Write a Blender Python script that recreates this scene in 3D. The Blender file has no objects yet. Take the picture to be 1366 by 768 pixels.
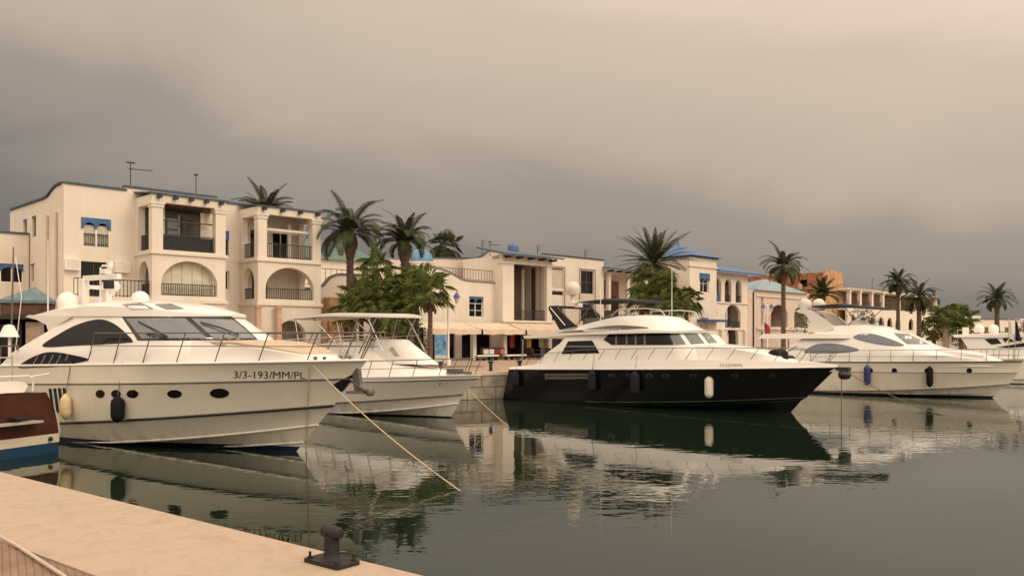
import bpy, math, random
from math import radians as R, sin, cos, pi
from mathutils import Vector, Matrix, geometry
from mathutils.bvhtree import BVHTree
random.seed(7)
S = bpy.context.scene
COL = S.collection

# ------------------------------------------------------------------ camera, sky, sun, exposure
F, HX, HY, EYE = 1115.0, 683.0, 451.0, 3.0     # focal length and horizon of the photo (px of 1366x768), eye height
cd = bpy.data.cameras.new('camera'); cam = bpy.data.objects.new('camera', cd); COL.objects.link(cam)
cd.sensor_width = 36; cd.lens = 36 * F / 1366; cd.shift_y = (HY - 384) / 1366
cd.clip_start = .1; cd.clip_end = 6000
cam.location = (0, 0, EYE); cam.rotation_euler = (R(90), 0, 0)
S.camera = cam
S.view_settings.view_transform = 'Standard'; S.view_settings.look = 'None'
S.view_settings.exposure = 0.0; S.view_settings.gamma = 1; S.view_settings.use_curve_mapping = False

SUN_EL, SUN_AZ = 38.0, 122.0      # to the right of and behind the camera (azimuth clockwise from +Y)
W = bpy.data.worlds.new('World'); S.world = W; W.use_nodes = True
nt = W.node_tree; nt.nodes.clear()
def N(t, tree=None, **kw):
    n = (tree or nt).nodes.new(t)
    for k, v in kw.items(): setattr(n, k, v)
    return n
def L(a, b, tree=None): (tree or nt).links.new(a, b)
out = N('ShaderNodeOutputWorld'); bg = N('ShaderNodeBackground'); bg.inputs[1].default_value = .1
sky = N('ShaderNodeTexSky', sky_type='NISHITA', sun_disc=False)
sky.sun_elevation = R(SUN_EL); sky.sun_rotation = R(SUN_AZ)
tc = N('ShaderNodeTexCoord'); sep = N('ShaderNodeSeparateXYZ'); L(tc.outputs['Generated'], sep.inputs[0])
mp = N('ShaderNodeMapping'); mp.inputs['Scale'].default_value = (1.5, 1.5, 4.2); L(tc.outputs['Generated'], mp.inputs[0])
nz = N('ShaderNodeTexNoise'); nz.inputs['Scale'].default_value = 1.25; nz.inputs['Detail'].default_value = 7; nz.inputs['Roughness'].default_value = .52; nz.inputs['Distortion'].default_value = .6
L(mp.outputs[0], nz.inputs['Vector'])
def M(op, a, b=None, c=None):
    n = N('ShaderNodeMath', operation=op)
    for i, v in enumerate((a, b, c)):
        if v is None: continue
        if isinstance(v, (int, float)): n.inputs[i].default_value = v
        else: L(v, n.inputs[i])
    return n.outputs[0]
# the overcast deck: dark bank low over the town, brighter upward and to the right
e = M('ADD', sep.outputs['Z'], M('MULTIPLY', sep.outputs['X'], .175))
e = M('ADD', e, M('MULTIPLY', M('SUBTRACT', nz.outputs['Fac'], .52), .17))
e = M('ADD', e, M('MULTIPLY', M('MAXIMUM', M('SUBTRACT', .82, sep.outputs['Y']), 0.0), .30))     # sky brightened behind the viewer, added fill light for the hull sides
cr = N('ShaderNodeValToRGB'); L(e, cr.inputs[0])
el = cr.color_ramp.elements
el[0].position = 0.03; el[0].color = (.150, .131, .117, 1)
el[1].position = .085; el[1].color = (.180, .157, .140, 1)
for p, c in ((.134, (.265, .225, .188)), (.187, (.300, .251, .203)), (.228, (.410, .340, .268)), (.30, (.480, .395, .312)), (.36, (.545, .440, .345)), (.41, (.660, .525, .420)), (.55, (.86, .71, .57)), (.85, (1.5, 1.24, .98))):
    x = el.new(p); x.color = c + (1,)
sc = N('ShaderNodeVectorMath', operation='SCALE'); L(cr.outputs[0], sc.inputs[0]); sc.inputs['Scale'].default_value = 12.5
mx = N('ShaderNodeMix', data_type='RGBA'); mx.inputs[0].default_value = .97
L(sky.outputs[0], mx.inputs[6]); L(sc.outputs[0], mx.inputs[7]); L(mx.outputs[2], bg.inputs[0]); L(bg.outputs[0], out.inputs[0])
sd = bpy.data.lights.new('sun', 'SUN'); sun = bpy.data.objects.new('sun', sd); COL.objects.link(sun)
sd.energy = 1.0; sd.angle = R(22); sd.color = (1, .84, .66)
sun.rotation_euler = (R(90 - SUN_EL), 0, R(180 - SUN_AZ)); sun.location = (20, -40, 60)

# ------------------------------------------------------------------ materials
MATS = {}
def mat(name, col, rough=.6, metal=0, var=.12, scale=3.0, bump=0, bscale=30, spec=.5, stain=0, coat=0, boot=None, transl=0):
    if name in MATS: return MATS[name]
    m = bpy.data.materials.new(name); m.use_nodes = True; t = m.node_tree; b = t.nodes['Principled BSDF']
    b.inputs['Roughness'].default_value = rough; b.inputs['Metallic'].default_value = metal
    b.inputs['Specular IOR Level'].default_value = spec; b.inputs['Coat Weight'].default_value = coat; b.inputs['Coat Roughness'].default_value = .06
    co = N('ShaderNodeTexCoord', t)
    n1 = N('ShaderNodeTexNoise', t); n1.inputs['Scale'].default_value = scale; n1.inputs['Detail'].default_value = 6
    L(co.outputs['Object'], n1.inputs['Vector'], t)
    r = N('ShaderNodeMix', t, data_type='RGBA')
    r.inputs[6].default_value = tuple(c * (1 - var) for c in col) + (1,); r.inputs[7].default_value = tuple(min(1, c * (1 + var)) for c in col) + (1,)
    mr = N('ShaderNodeMapRange', t); mr.inputs[1].default_value = .3; mr.inputs[2].default_value = .7; L(n1.outputs['Fac'], mr.inputs[0], t)
    L(mr.outputs[0], r.inputs[0], t); cur = r.outputs[2]
    if stain:                                     # rain streaks running down the wall
        mp = N('ShaderNodeMapping', t); mp.inputs['Scale'].default_value = (2.2, 2.2, .22); L(co.outputs['Object'], mp.inputs[0], t)
        n2 = N('ShaderNodeTexNoise', t); n2.inputs['Scale'].default_value = 1.4; n2.inputs['Detail'].default_value = 8; n2.inputs['Roughness'].default_value = .7
        L(mp.outputs[0], n2.inputs['Vector'], t)
        m2 = N('ShaderNodeMapRange', t); m2.inputs[1].default_value = .52; m2.inputs[2].default_value = .8; m2.inputs[4].default_value = stain; L(n2.outputs['Fac'], m2.inputs[0], t)
        k = N('ShaderNodeMix', t, data_type='RGBA'); k.inputs[7].default_value = (col[0] * .45, col[1] * .42, col[2] * .38, 1)
        L(m2.outputs[0], k.inputs[0], t); L(cur, k.inputs[6], t); cur = k.outputs[2]
    if boot:                                      # antifouling paint under the boot line
        z, bc = boot
        sp = N('ShaderNodeSeparateXYZ', t); L(co.outputs['Object'], sp.inputs[0], t)
        g = N('ShaderNodeMath', t, operation='LESS_THAN'); g.inputs[1].default_value = z; L(sp.outputs['Z'], g.inputs[0], t)
        k = N('ShaderNodeMix', t, data_type='RGBA'); k.inputs[7].default_value = bc + (1,)
        L(g.outputs[0], k.inputs[0], t)
        mp = N('ShaderNodeMapping', t); mp.inputs['Scale'].default_value = (1.6, 1.6, .5); L(co.outputs['Object'], mp.inputs[0], t)
        sn = N('ShaderNodeTexNoise', t); sn.inputs['Scale'].default_value = 2.2; sn.inputs['Detail'].default_value = 8; sn.inputs['Roughness'].default_value = .7; L(mp.outputs[0], sn.inputs['Vector'], t)
        up = N('ShaderNodeMapRange', t); up.inputs[1].default_value = z; up.inputs[2].default_value = z + .55; up.inputs[3].default_value = 1; up.inputs[4].default_value = .12; L(sp.outputs['Z'], up.inputs[0], t)
        s2 = N('ShaderNodeMapRange', t); s2.inputs[1].default_value = .45; s2.inputs[2].default_value = .75; s2.inputs[4].default_value = .75; L(sn.outputs['Fac'], s2.inputs[0], t)
        fm = N('ShaderNodeMath', t, operation='MULTIPLY'); L(up.outputs[0], fm.inputs[0], t); L(s2.outputs[0], fm.inputs[1], t)
        k0 = N('ShaderNodeMix', t, data_type='RGBA'); k0.inputs[7].default_value = (.20, .16, .095, 1); L(fm.outputs[0], k0.inputs[0], t); L(cur, k0.inputs[6], t)
        L(k0.outputs[2], k.inputs[6], t); cur = k.outputs[2]
    L(cur, b.inputs['Base Color'], t)
    if bump:
        n3 = N('ShaderNodeTexNoise', t); n3.inputs['Scale'].default_value = bscale; n3.inputs['Detail'].default_value = 5
        L(co.outputs['Object'], n3.inputs['Vector'], t)
        bp = N('ShaderNodeBump', t); bp.inputs['Strength'].default_value = bump; bp.inputs['Distance'].default_value = .02
        L(n3.outputs['Fac'], bp.inputs['Height'], t); L(bp.outputs[0], b.inputs['Normal'], t)
    if transl:
        tr = N('ShaderNodeBsdfTranslucent', t); L(cur, tr.inputs[0], t)
        ms = N('ShaderNodeMixShader', t); ms.inputs[0].default_value = transl
        L(b.outputs[0], ms.inputs[1], t); L(tr.outputs[0], ms.inputs[2], t); L(ms.outputs[0], t.nodes['Material Output'].inputs[0], t)
    MATS[name] = m; return m
stucco = mat('stucco', (.69, .62, .53), .85, var=.05, scale=.7, bump=.12, bscale=14, stain=.30)
stucco_pink = mat('stucco_pink', (.62, .52, .44), .85, var=.06, scale=.7, bump=.12, bscale=14, stain=.3)
stucco_in = mat('stucco_inner', (.55, .48, .40), .9, var=.08)
gelcoat = mat('gelcoat', (.80, .76, .70), .28, var=.03, scale=.8, coat=.4)
hull_grey = mat('hull_cream', (.70, .65, .54), .22, var=.04, scale=.6, coat=.5, boot=(.13, (.006, .014, .045)))
hull_cream = mat('hull_ivory', (.74, .68, .56), .25, var=.04, scale=.6, coat=.4, boot=(.10, (.02, .025, .03)))
hull_white = mat('hull_white', (.76, .72, .64), .25, var=.05, scale=.6, coat=.4, boot=(.05, (.02, .022, .03)))
hull_black = mat('hull_black', (.005, .005, .006), .14, var=.2, scale=.7, coat=.3)
blackp = mat('black_trim', (.012, .012, .013), .4)
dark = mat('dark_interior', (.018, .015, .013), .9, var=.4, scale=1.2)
glass = mat('tinted_glass', (.008, .0075, .007), .06, spec=.22, var=.3, scale=2)
glass_grey = mat('grey_glass', (.11, .115, .12), .06, spec=1.0, var=.2, scale=2)
glass_blue = mat('blue_glass', (.085, .11, .15), .08, spec=.9, var=.25, scale=2)
steel = mat('stainless_steel', (.55, .53, .50), .25, 1)
dsteel = mat('weathered_steel', (.16, .145, .13), .4, .6)
iron = mat('wrought_iron', (.022, .020, .020), .55)
blue = mat('blue_paint', (.03, .105, .25), .5, var=.2)
blue_tile = mat('blue_tile', (.03, .095, .235), .45, var=.3, scale=4)
slate_blue = mat('grey_blue_tile', (.045, .075, .105), .6, var=.25, scale=3)
pale_blue = mat('pale_blue_tile', (.20, .26, .30), .6, var=.2, scale=3)
green_tile = mat('green_tile', (.07, .13, .11), .6, var=.25, scale=3)
dome_blue = mat('dome_blue', (.10, .22, .34), .5, var=.12, scale=2)
white_paint = mat('white_paint', (.78, .74, .68), .5, var=.05)
canvas = mat('cream_canvas', (.62, .50, .38), .9, var=.1, scale=1.5, bump=.1)
wood_dark = mat('dark_wood', (.05, .028, .018), .6, var=.3)
salmon = mat('salmon_stone', (.52, .34, .23), .85, var=.18, scale=4, bump=.3)
teak = mat('tan_cushion', (.50, .38, .27), .7, var=.12)
rubber = mat('black_rubber', (.008, .008, .008), .8, spec=.2)
navy = mat('navy_cloth', (.005, .006, .016), .9)
fend_white = mat('fender_white', (.72, .66, .54), .45, var=.08, scale=6)
fend_cream = mat('fender_cream', (.66, .52, .30), .5, var=.12, scale=6)
rope_m = mat('rope', (.50, .38, .24), .9, var=.2, scale=20, bump=.4, bscale=60)
rope_d = mat('dark_rope', (.13, .11, .09), .9)
curtain = mat('curtain', (.58, .55, .42), .9, var=.12, scale=2)
greyc = mat('grey_trim', (.16, .14, .12), .6)  # plain dark grey of stripes, slats and mullions
red = mat('red_cloth', (.28, .03, .03), .8)
redwall = mat('red_brown_wall', (.22, .06, .035), .85, var=.2, scale=2)
frond = mat('palm_leaf', (.046, .056, .022), .75, var=.5, scale=.9, transl=.12, spec=.2)
frond2 = mat('fan_palm_leaf', (.100, .125, .030), .65, var=.75, scale=2.6, transl=.2, spec=.3)
leafm = mat('shrub_leaf', (.050, .075, .025), .6, var=.5, scale=1.5, transl=.25)
drymat = mat('dry_palm_leaf', (.20, .13, .07), .9, var=.35, scale=2)
bark = mat('palm_bark', (.115, .080, .055), .95, var=.4, scale=5, bump=.9, bscale=9)
bark_pale = mat('pale_palm_bark', (.30, .24, .18), .95, var=.3, scale=5, bump=.9, bscale=9)
castiron = mat('cast_iron', (.009, .0075, .007), .65, 0, var=.35, scale=14, bump=.35, bscale=40)

def brickmat(name, c1, c2, cm, scale, w=.5, h=.25, mortar=.02, rough=.85, rot=None, vari=.5):
    m = bpy.data.materials.new(name); m.use_nodes = True; t = m.node_tree; b = t.nodes['Principled BSDF']; b.inputs['Roughness'].default_value = rough
    co = N('ShaderNodeTexCoord', t); mp = N('ShaderNodeMapping', t); L(co.outputs['Object'], mp.inputs[0], t)
    if rot: mp.inputs['Rotation'].default_value = rot
    k = N('ShaderNodeTexBrick', t); L(mp.outputs[0], k.inputs[0], t)
    k.inputs['Color1'].default_value = c1 + (1,); k.inputs['Color2'].default_value = c2 + (1,); k.inputs['Mortar'].default_value = cm + (1,)
    k.inputs['Scale'].default_value = scale; k.inputs['Brick Width'].default_value = w; k.inputs['Row Height'].default_value = h; k.inputs['Mortar Size'].default_value = mortar
    n = N('ShaderNodeTexNoise', t); n.inputs['Scale'].default_value = 1.7; n.inputs['Detail'].default_value = 7; L(co.outputs['Object'], n.inputs['Vector'], t)
    mr = N('ShaderNodeMapRange', t); mr.inputs[1].default_value = .3; mr.inputs[2].default_value = .7; mr.inputs[3].default_value = 1 - vari; mr.inputs[4].default_value = 1 + vari * .5; L(n.outputs['Fac'], mr.inputs[0], t)
    v = N('ShaderNodeVectorMath', t, operation='SCALE'); L(k.outputs[0], v.inputs[0], t); L(mr.outputs[0], v.inputs['Scale'], t)
    L(v.outputs[0], b.inputs['Base Color'], t)
    bp = N('ShaderNodeBump', t); bp.inputs['Strength'].default_value = .5; bp.inputs['Distance'].default_value = .02; bp.invert = True
    L(k.outputs['Fac'], bp.inputs['Height'], t); L(bp.outputs[0], b.inputs['Normal'], t)
    return m
pavers = brickmat('brick_pavers', (.29, .18, .115), (.25, .155, .10), (.17, .11, .075), 6.0, .62, .3, .03, rot=(0, 0, R(20)), vari=.3)
prom_pave = brickmat('promenade_paving', (.38, .27, .185), (.34, .24, .17), (.25, .18, .13), 1.2, .5, .5, .02, rot=(0, 0, R(30)), vari=.25)
quaystone = brickmat('quay_stone', (.42, .36, .29), (.36, .31, .25), (.16, .13, .11), 1.0, 1.6, .6, .03, rot=(R(90), 0, 0), vari=.5)
def rubblemat(name, c1, c2):
    m = bpy.data.materials.new(name); m.use_nodes = True; t = m.node_tree; b = t.nodes['Principled BSDF']; b.inputs['Roughness'].default_value = .95
    co = N('ShaderNodeTexCoord', t); v = N('ShaderNodeTexVoronoi', t); v.inputs['Scale'].default_value = 2.0; L(co.outputs['Object'], v.inputs['Vector'], t)
    n = N('ShaderNodeTexNoise', t); n.inputs['Scale'].default_value = 1.1; n.inputs['Detail'].default_value = 10; n.inputs['Roughness'].default_value = .75; L(co.outputs['Object'], n.inputs['Vector'], t)
    sp = N('ShaderNodeSeparateColor', t); L(v.outputs['Color'], sp.inputs[0], t)
    k = N('ShaderNodeMix', t, data_type='RGBA'); k.inputs[6].default_value = c1 + (1,); k.inputs[7].default_value = c2 + (1,); L(sp.outputs[0], k.inputs[0], t)
    r = N('ShaderNodeMapRange', t); r.inputs[1].default_value = .50; r.inputs[2].default_value = .62; L(n.outputs['Fac'], r.inputs[0], t)
    k2 = N('ShaderNodeMix', t, data_type='RGBA'); k2.inputs[7].default_value = (.10, .055, .035, 1); L(k.outputs[2], k2.inputs[6], t)
    f = N('ShaderNodeMath', t, operation='MULTIPLY'); f.inputs[1].default_value = .75; L(r.outputs[0], f.inputs[0], t); L(f.outputs[0], k2.inputs[0], t); L(k2.outputs[2], b.inputs['Base Color'], t)
    bp = N('ShaderNodeBump', t); bp.inputs['Distance'].default_value = .1; L(n.outputs['Fac'], bp.inputs['Height'], t); L(bp.outputs[0], b.inputs['Normal'], t)
    return m
rubble = rubblemat('rubble_brick_shaded', (.42, .19, .10), (.27, .11, .06)); rubble2 = rubblemat('rubble_stone', (.56, .33, .17), (.44, .24, .12))  # red brick for the side wall, its shade partly put into the darker tone
mahog = brickmat('mahogany_planks', (.20, .058, .032), (.165, .046, .026), (.07, .02, .012), 1.0, 8.0, .14, .012, rough=.25, rot=(R(90), 0, R(90)), vari=.3)

def concrete():
    m = bpy.data.materials.new('worn_concrete'); m.use_nodes = True; t = m.node_tree; b = t.nodes['Principled BSDF']; b.inputs['Roughness'].default_value = .85
    co = N('ShaderNodeTexCoord', t); cur = None
    def ns(s, d, lo, hi, dist=0):
        n = N('ShaderNodeTexNoise', t); n.inputs['Scale'].default_value = s; n.inputs['Detail'].default_value = d; n.inputs['Roughness'].default_value = .65; n.inputs['Distortion'].default_value = dist
        L(co.outputs['Object'], n.inputs['Vector'], t); r = N('ShaderNodeMapRange', t); r.inputs[1].default_value = lo; r.inputs[2].default_value = hi; L(n.outputs['Fac'], r.inputs[0], t); return r.outputs[0], n.outputs['Fac']
    a, _ = ns(.55, 4, .3, .7); c, _ = ns(5, 8, .45, .75, 1.0); d, raw = ns(60, 4, .3, .8)
    m1 = N('ShaderNodeMix', t, data_type='RGBA'); m1.inputs[6].default_value = (.43, .345, .255, 1); m1.inputs[7].default_value = (.47, .345, .255, 1); L(a, m1.inputs[0], t)
    m2 = N('ShaderNodeMix', t, data_type='RGBA'); m2.inputs[7].default_value = (.33, .26, .19, 1); L(m1.outputs[2], m2.inputs[6], t)
    f = N('ShaderNodeMath', t, operation='MULTIPLY'); f.inputs[1].default_value = .75; L(c, f.inputs[0], t); L(f.outputs[0], m2.inputs[0], t)
    m3 = N('ShaderNodeMix', t, data_type='RGBA', blend_type='MULTIPLY'); m3.inputs[7].default_value = (.86, .84, .82, 1); L(m2.outputs[2], m3.inputs[6], t); L(d, m3.inputs[0], t)
    L(m3.outputs[2], b.inputs['Base Color'], t)
    bp = N('ShaderNodeBump', t); bp.inputs['Strength'].default_value = .25; bp.inputs['Distance'].default_value = .01; L(raw, bp.inputs['Height'], t); L(bp.outputs[0], b.inputs['Normal'], t)
    return m
conc = concrete()

def watermat():
    m = bpy.data.materials.new('harbour_water'); m.use_nodes = True; t = m.node_tree; b = t.nodes['Principled BSDF']
    b.inputs['Base Color'].default_value = (.007, .015, .008, 1); b.inputs['Roughness'].default_value = .012; b.inputs['IOR'].default_value = 1.38
    co = N('ShaderNodeTexCoord', t); h = None
    def wv(sx, sy, s, d, amp, rot=0):
        mp = N('ShaderNodeMapping', t); mp.inputs['Scale'].default_value = (sx, sy, 1); mp.inputs['Rotation'].default_value = (0, 0, R(rot)); L(co.outputs['Object'], mp.inputs[0], t)
        n = N('ShaderNodeTexNoise', t); n.inputs['Scale'].default_value = s; n.inputs['Detail'].default_value = d; n.inputs['Roughness'].default_value = .5; L(mp.outputs[0], n.inputs['Vector'], t)
        k = N('ShaderNodeMath', t, operation='MULTIPLY'); k.inputs[1].default_value = amp; L(n.outputs['Fac'], k.inputs[0], t); return k.outputs[0]
    # calm and rippled patches
    pn = N('ShaderNodeTexNoise', t); pn.inputs['Scale'].default_value = .09; pn.inputs['Detail'].default_value = 3; L(co.outputs['Object'], pn.inputs['Vector'], t)
    pr = N('ShaderNodeMapRange', t); pr.inputs[1].default_value = .42; pr.inputs[2].default_value = .62; pr.inputs[3].default_value = .25; pr.inputs[4].default_value = 1.0; L(pn.outputs['Fac'], pr.inputs[0], t)
    a = N('ShaderNodeMath', t, operation='ADD'); L(wv(1, 1.9, 2.3, 1.5, .013, 8), a.inputs[0], t); L(wv(1, 2.0, .8, 1, .020, -12), a.inputs[1], t)
    q = N('ShaderNodeMath', t, operation='MULTIPLY'); L(a.outputs[0], q.inputs[0], t); L(pr.outputs[0], q.inputs[1], t)
    bp = N('ShaderNodeBump', t); bp.inputs['Strength'].default_value = 1; bp.inputs['Distance'].default_value = .36; L(q.outputs[0], bp.inputs['Height'], t); L(bp.outputs[0], b.inputs['Normal'], t)
    return m
water_m = watermat()

# ------------------------------------------------------------------ mesh helpers
def tag(o, label=None, cat=None, group=None, kind=None):
    if label: o['label'] = label
    if cat: o['category'] = cat
    if group: o['group'] = group
    if kind: o['kind'] = kind
    return o
def thing(name, label, cat, loc=(0, 0, 0), rz=0, group=None):
    o = bpy.data.objects.new(name, None); COL.objects.link(o); o.empty_display_size = .3
    o.location = loc; o.rotation_euler = (0, 0, rz); return tag(o, label, cat, group)
def inpoly(x, y, P):
    c = False; j = len(P) - 1
    for i in range(len(P)):
        xi, yi = P[i]; xj, yj = P[j]
        if (yi > y) != (yj > y) and x < (xj - xi) * (y - yi) / (yj - yi) + xi: c = not c
        j = i
    return c
def cdt(outer, holes=(), step=None):
    V = []; E = []
    for lp in [outer, *holes]:
        b = len(V); V += [Vector(p) for p in lp]; E += [(b + i, b + (i + 1) % len(lp)) for i in range(len(lp))]
    if step:
        xs = [p[0] for p in outer]; ys = [p[1] for p in outer]; x = min(xs) + step * .5
        while x < max(xs):
            y = min(ys) + step * .5
            while y < max(ys):
                if inpoly(x, y, outer) and not any(inpoly(x, y, h) for h in holes): V.append(Vector((x, y)))
                y += step
            x += step
    r = geometry.delaunay_2d_cdt(V, E, [], 0, 1e-5)
    fs = []
    for f in r[2]:
        cx = sum(r[0][i].x for i in f) / len(f); cy = sum(r[0][i].y for i in f) / len(f)
        if inpoly(cx, cy, outer) and not any(inpoly(cx, cy, h) for h in holes): fs.append(list(f))
    return [(v.x, v.y) for v in r[0]], fs
class MB:
    def __init__(s): s.v = []; s.f = []; s.sm = []
    def add(s, v, f, sm=False):
        b = len(s.v); s.v += [tuple(p) for p in v]; s.f += [[i + b for i in q] for q in f]; s.sm += [sm] * len(f); return s
    def box(s, x0, x1, y0, y1, z0, z1):
        return s.add([(x, y, z) for z in (z0, z1) for y in (y0, y1) for x in (x0, x1)],
                     [(0, 2, 3, 1), (4, 5, 7, 6), (0, 1, 5, 4), (2, 6, 7, 3), (0, 4, 6, 2), (1, 3, 7, 5)])
    def tube(s, pts, r, n=6, cap=True):
        pts = [Vector(p) for p in pts]; rs = r if isinstance(r, (list, tuple)) else [r] * len(pts); V = []; Fc = []
        up = Vector((0, 0, 1)); 
        for i, p in enumerate(pts):
            d = (pts[min(i + 1, len(pts) - 1)] - pts[max(i - 1, 0)]).normalized()
            a = d.cross(up if abs(d.z) < .95 else Vector((1, 0, 0))).normalized(); b = d.cross(a)
            V += [p + (a * cos(2 * pi * k / n) + b * sin(2 * pi * k / n)) * rs[i] for k in range(n)]
        for i in range(len(pts) - 1):
            for k in range(n): Fc.append((i * n + k, i * n + (k + 1) % n, (i + 1) * n + (k + 1) % n, (i + 1) * n + k))
        if cap: Fc += [tuple(range(n)), tuple(range((len(pts) - 1) * n, len(pts) * n))]
        return s.add(V, Fc, True)
    def lathe(s, prof, c=(0, 0, 0), n=16):
        V = [(c[0] + r * cos(2 * pi * k / n), c[1] + r * sin(2 * pi * k / n), c[2] + z) for r, z in prof for k in range(n)]
        Fc = [(i * n + k, i * n + (k + 1) % n, (i + 1) * n + (k + 1) % n, (i + 1) * n + k) for i in range(len(prof) - 1) for k in range(n)]
        Fc += [tuple(range(n)), tuple(range((len(prof) - 1) * n, len(prof) * n))]
        return s.add(V, Fc, True)
    def wall(s, outer, holes=(), a0=0, a1=.3, ax='y'):      # polygon in (x,z) [or (y,z), (x,y)], extruded between a0 and a1
        pt = {'y': lambda u, w, a: (u, a, w), 'x': lambda u, w, a: (a, u, w), 'z': lambda u, w, a: (u, w, a)}[ax]
        V, T = cdt(outer, holes)
        for a in (a0, a1): s.add([pt(u, w, a) for u, w in V], T)
        for lp in [outer, *holes]:
            n = len(lp); s.add([pt(u, w, a) for a in (a0, a1) for u, w in lp], [(i, (i + 1) % n, n + (i + 1) % n, n + i) for i in range(n)])
        return s
    def grid(s, rows, sm=True):
        n = len(rows[0]); return s.add([p for r in rows for p in r], [(i * n + k, i * n + k + 1, (i + 1) * n + k + 1, (i + 1) * n + k) for i in range(len(rows) - 1) for k in range(n - 1)], sm)
    def mesh(s, name, m, off=(0, 0, 0), sharp=40):
        me = bpy.data.meshes.new(name); me.from_pydata([(p[0] - off[0], p[1] - off[1], p[2] - off[2]) for p in s.v], [], s.f)
        me.polygons.foreach_set('use_smooth', s.sm); me.materials.append(m); me.update()
        if any(s.sm): me.set_sharp_from_angle(angle=R(sharp))
        return me
    def build(s, name, m, parent=None, off=None, sharp=40):
        if off is None: off = OFF.get(parent.name, (0, 0, 0)) if parent else (0, 0, 0)
        o = bpy.data.objects.new(name, s.mesh(name, m, off, sharp)); COL.objects.link(o)
        if parent: o.parent = parent
        return o
OFF = {}
def copy_tree(o, parent=None):
    c = o.copy(); COL.objects.link(c); c.parent = parent
    for ch in o.children: copy_tree(ch, c)
    return c
def arch(x0, x1, z0, zs, zt, n=14):          # opening with an elliptical head: sill z0, springing zs, crown zt
    c = (x0 + x1) / 2; r = (x1 - x0) / 2
    return [(x0, z0), (x1, z0)] + [(c + r * cos(pi * k / n), zs + (zt - zs) * sin(pi * k / n)) for k in range(n + 1)]
def rect(x0, x1, z0, z1): return [(x0, z0), (x1, z0), (x1, z1), (x0, z1)]

# ------------------------------------------------------------------ setting: water, land, quays
QZ = 1.3
o = MB().add([(-400, -60, 0), (900, -60, 0), (900, 900, 0), (-400, 900, 0)], [(0, 1, 2, 3)]).build('water', water_m); tag(o, kind='structure')
ED, EP = Vector((cos(R(30)), sin(R(30)))), Vector((-.8, 41.5)); EN = Vector((ED.y, -ED.x))     # far quay edge, EN points to the water
def edge(t, d=0): p = EP + ED * t - EN * d; return (p.x, p.y)
poly = [edge(-160, .45), edge(420, .45), edge(2500, 2600), edge(-2500, 2600)]
o = MB().add([(*p, QZ) for p in poly], [(0, 1, 2, 3)]).build('promenade', prom_pave); tag(o, kind='structure')
b = MB(); b.box(-160, 420, 0, .5, -3, QZ - .12); o = b.build('quay_wall', quaystone); o.location = (EP.x, EP.y, 0); o.rotation_euler.z = R(30); tag(o, kind='structure')
b = MB(); b.box(-160, 420, -.06, .45, QZ - .12, QZ + .05); o = b.build('quay_kerb', mat('kerb_stone', (.60, .52, .43), .8, var=.12, scale=1.5)); o.location = (EP.x, EP.y, 0); o.rotation_euler.z = R(30); tag(o, kind='structure')
# near quay, where the photographer stands
NA, NB = Vector((-6.56, 10.709)), Vector((-.579, 5.979)); ND = (NB - NA).normalized(); NN = Vector((-ND.y, ND.x))   # NN points to the water
nq = math.atan2(ND.y, ND.x)
b = MB(); b.wall([(-40, -2.5), (30, -2.5), (30, -.02), (29.98, 0), (-39.98, 0), (-40, -.02)], (), QZ - .22, QZ - .012, 'z')
b = MB()
prof = [(-1.48, QZ - .22), (-1.48, QZ), (-.03, QZ), (-.012, QZ - .005), (-.003, QZ - .015), (0, QZ - .035), (0, QZ - .22)]
b.grid([[(x, y, z) for y, z in prof] for x in (-40, -20, 0, 30)], sm=True)
o = b.build('quay_coping', conc); o.location = (NA.x, NA.y, 0); o.rotation_euler.z = nq; tag(o, kind='structure')
b = MB(); b.box(-40, 30, -1.0, -.06, -3, QZ - .2); o = b.build('near_quay_wall', quaystone); o.location = (NA.x, NA.y, 0); o.rotation_euler.z = nq; tag(o, kind='structure')
b = MB(); b.box(-40, 30, -40, -1.485, QZ - .3, QZ - .012); o = b.build('brick_pavement', pavers); o.location = (NA.x, NA.y, 0); o.rotation_euler.z = nq; tag(o, kind='structure')

# ------------------------------------------------------------------ facade frame: s along the street front, o toward the water
FO = Vector((-25.2, 47.0)); FA = R(44); FU = Vector((cos(FA), sin(FA))); FN = Vector((FU.y, -FU.x))
def fw(s, o, z): p = FO + FU * s + FN * o; return (p.x, p.y, z)
def building(name, label, cat, s, o=0, group=None, sh=0):
    r = thing(name, label, cat, fw(s + sh, o, QZ), FA, group); OFF[r.name] = (s, -o, QZ); return r
class FB(MB):                     # boxes written as (s, s, o, o, z, z)
    def bx(s, s0, s1, o0, o1, z0, z1): return s.box(s0, s1, -o1, -o0, z0, z1)
    def wl(s, outer, holes, o0, o1): return s.wall(outer, holes, -o1, -o0)
    def wls(s, outer, holes, s0, s1): return s.wall([(-a, z) for a, z in outer], [[(-a, z) for a, z in h] for h in holes], s0, s1, 'x')   # side wall, polygon in (o,z)
def railing(s0, s1, o, z, parent, h=.95, step=.16, m=iron, side=None):
    b = FB()
    if side is None:
        b.bx(s0, s1, o - .03, o + .03, z + h - .05, z + h); b.bx(s0, s1, o - .02, o + .02, z + .08, z + .12)
        n = max(2, int((s1 - s0) / step))
        for i in range(n + 1):
            x = s0 + (s1 - s0) * i / n; b.bx(x - .016, x + .016, o - .016, o + .016, z, z + h - .05)
    else:
        b.bx(side - .03, side + .03, s0, s1, z + h - .05, z + h); b.bx(side - .02, side + .02, s0, s1, z + .08, z + .12)
        n = max(2, int((s1 - s0) / step))
        for i in range(n + 1):
            x = s0 + (s1 - s0) * i / n; b.bx(side - .016, side + .016, x - .016, x + .016, z, z + h - .05)
    return b.build('railing', m, parent)
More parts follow.
